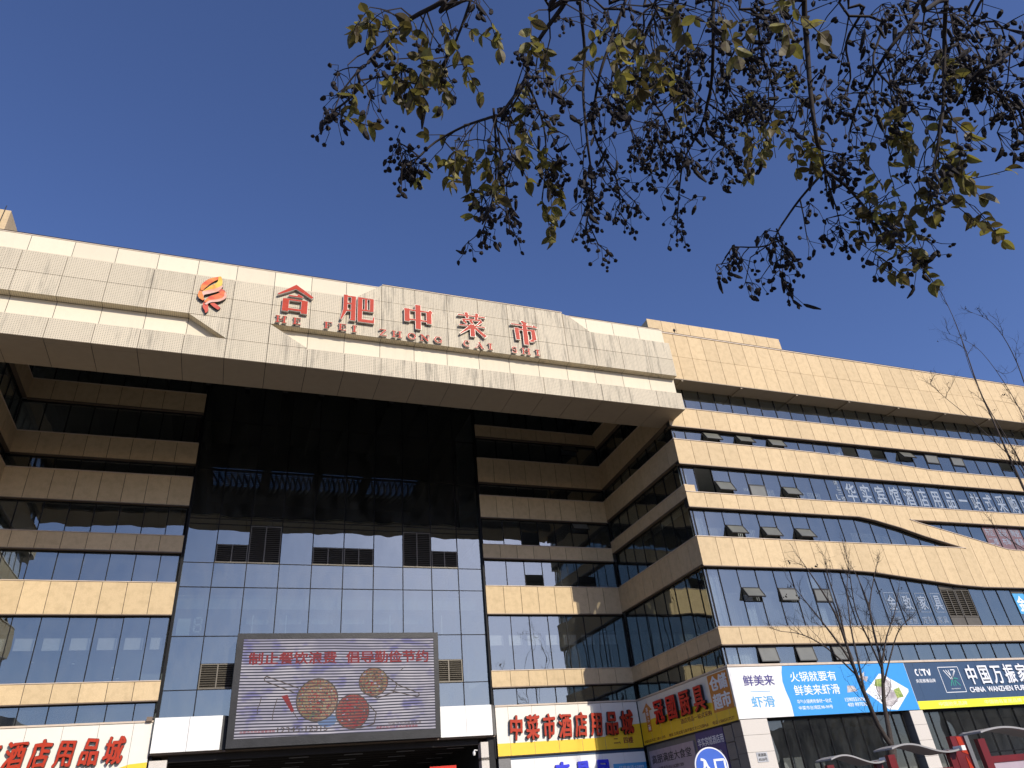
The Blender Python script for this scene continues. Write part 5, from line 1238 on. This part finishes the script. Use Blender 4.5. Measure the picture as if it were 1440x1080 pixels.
for x, y, D, n in [(475, 115, 2.5, 7), (478, 150, 2.5, 6), (565, 110, 2.5, 9), (575, 130, 2.5, 7), (562, 215, 2.55, 12), (578, 240, 2.55, 16), (570, 225, 2.55, 12), (680, 290, 2.5, 9), (712, 300, 2.5, 9), (770, 250, 2.6, 14), (820, 270, 2.7, 12), (825, 300, 2.7, 9), (850, 250, 2.8, 12), (870, 265, 2.8, 9), (950, 315, 3.0, 8), (1000, 240, 3.0, 12), (1020, 215, 3.0, 12),
                   (975, 180, 3, 14), (850, 150, 2.8, 16), (870, 170, 2.8, 12), (830, 170, 2.8, 14), (790, 250, 2.65, 8), (1085, 350, 2.8, 14), (1075, 340, 2.8, 8), (1100, 365, 2.8, 8), (1175, 245, 2.8, 12), (1180, 230, 2.8, 10), (1120, 150, 2.9, 12), (1160, 160, 2.9, 12), (1210, 160, 3, 7), (1290, 370, 2.8, 9), (1300, 350, 2.8, 6), (1235, 375, 2.8, 5), (1260, 100, 3, 12), (1350, 110, 2.9, 14), (1380, 120, 2.9, 14), (1425, 160, 2.9, 14), (1400, 150, 2.9, 10), (1330, 140, 2.9, 8), (940, 120, 3, 16), (980, 80, 3, 16), (1050, 90, 3, 16), (1150, 60, 3, 9), (1200, 50, 3, 8), (1280, 60, 3, 7), (1240, 20, 3, 7), (1070, 40, 3, 9), (900, 130, 3, 16), (925, 190, 3, 16), (880, 110, 3, 12)]:
    p = N3(x, y-14, D); attach(p); cluster(p, .1, n)
dense = [q for q in ALLS if q.z > 0]
for _ in range(150):
    q = random.choice(dense); c_ = CAM+(q+OFF-CAM); d3 = (q+OFF)-CAM; z3 = d3.dot(fwd)
    if z3 <= 0: continue
    x = 720+FPX*d3.dot(rgt)/z3; y = 540-FPX*d3.dot(upv)/z3
    if not (860 < x < 1440 and -40 < y < 190): continue
    d = (rv(.7)+down*.6).normalized(); pts = [q]
    for k in range(4): d = (d+rv(.22)+down*.12).normalized(); pts.append(pts[-1]+d*random.uniform(.03, .06))
    twm.tube(pts, [.0022, .0019, .0016, .0013, .0011], 4)
    for q2 in pts[2:]:
        if random.random() < .75:
            e = q2+down*.02+rv(.012); twm.tube([q2, e], [.001, .001], 3); pod(podm, e, down+rv(.4), .012, random.uniform(.0042, .0068))
for x, y in ((655, 185), (672, 215), (700, 200), (720, 240), (650, 225), (690, 250), (742, 205), (770, 200), (845, 45), (875, 50), (920, 60), (945, 95), (880, 90), (1022, 10), (1100, 12), (1060, 190), (1042, 185), (1130, 190), (1260, 180), (1285, 175), (1235, 170), (1215, 262), (1330, 240), (1355, 255), (1340, 285), (1370, 290), (1375, 300), (1210, 300), (1235, 290), (600, 85), (560, 80), (620, 25), (530, 30), (515, 15)):
    p = N3(x, y, 2.55 if x < 1000 else 2.75); attach(p, .0016); spray(p, rv(.5)+down*.6+(rgt*.5 if x > 1300 else rgt*-.2), random.randint(3, 4), random.uniform(.09, .14), .044)
tag(twm.build('twigs', 'twig', tr), kind='stuff'); tag(podm.build('seed_pods', 'pod', tr), kind='stuff')
if LEFT:
    b = MB()
    for me, m in LEFT:
        k = len(b.v); b.v += [tuple(m @ v.co) for v in me.vertices]; b.f += [tuple(k+i for i in p.vertices) for p in me.polygons]
    tag(b.build('small_leaves', 'leaf', tr), kind='stuff')

# ------------------------------------------------------------------ town behind the camera, seen in the glass
random.seed(3)
for i, (x, y, wd, dp, h) in enumerate(((-95, -120, 30, 18, 26), (-52, -135, 20, 18, 33), (-8, -150, 22, 16, 31), (75, -125, 26, 18, 21), (112, -110, 22, 20, 23), (150, -110, 20, 20, 21), (195, -90, 26, 20, 24))):
    o = empty('apartment_tower', (x, y, -.1)); tag(o, ['pale', 'tall', 'plain', 'low', 'broad', 'short', 'far'][i]+' apartment tower across the street, seen only as a reflection', 'building', 'towers across the street')
    b = MB(); b.box((-wd/2, -dp/2, 0), (wd/2, dp/2, h)); b.build('wall', 'facade', o)
    b = MB()
    for k in range(int(h/3)-1):
        for j in range(int(wd/3)): b.box((-wd/2+.8+3*j, dp/2, 2+3*k), (-wd/2+2.4+3*j, dp/2+.06, 3.5+3*k))
    tag(b.build('windows', 'mullion', o), kind='stuff')

# ------------------------------------------------------------------ finish
flush_text()
for r, loc in ROOTS:
    r.location = loc
    for c in r.children: c.matrix_basis = Matrix.Translation(-Vector(loc)) @ c.matrix_basis
bpy.context.view_layer.update()
print('objects', len(SC.objects), 'leaves', nleaf[0], len(LEFT))
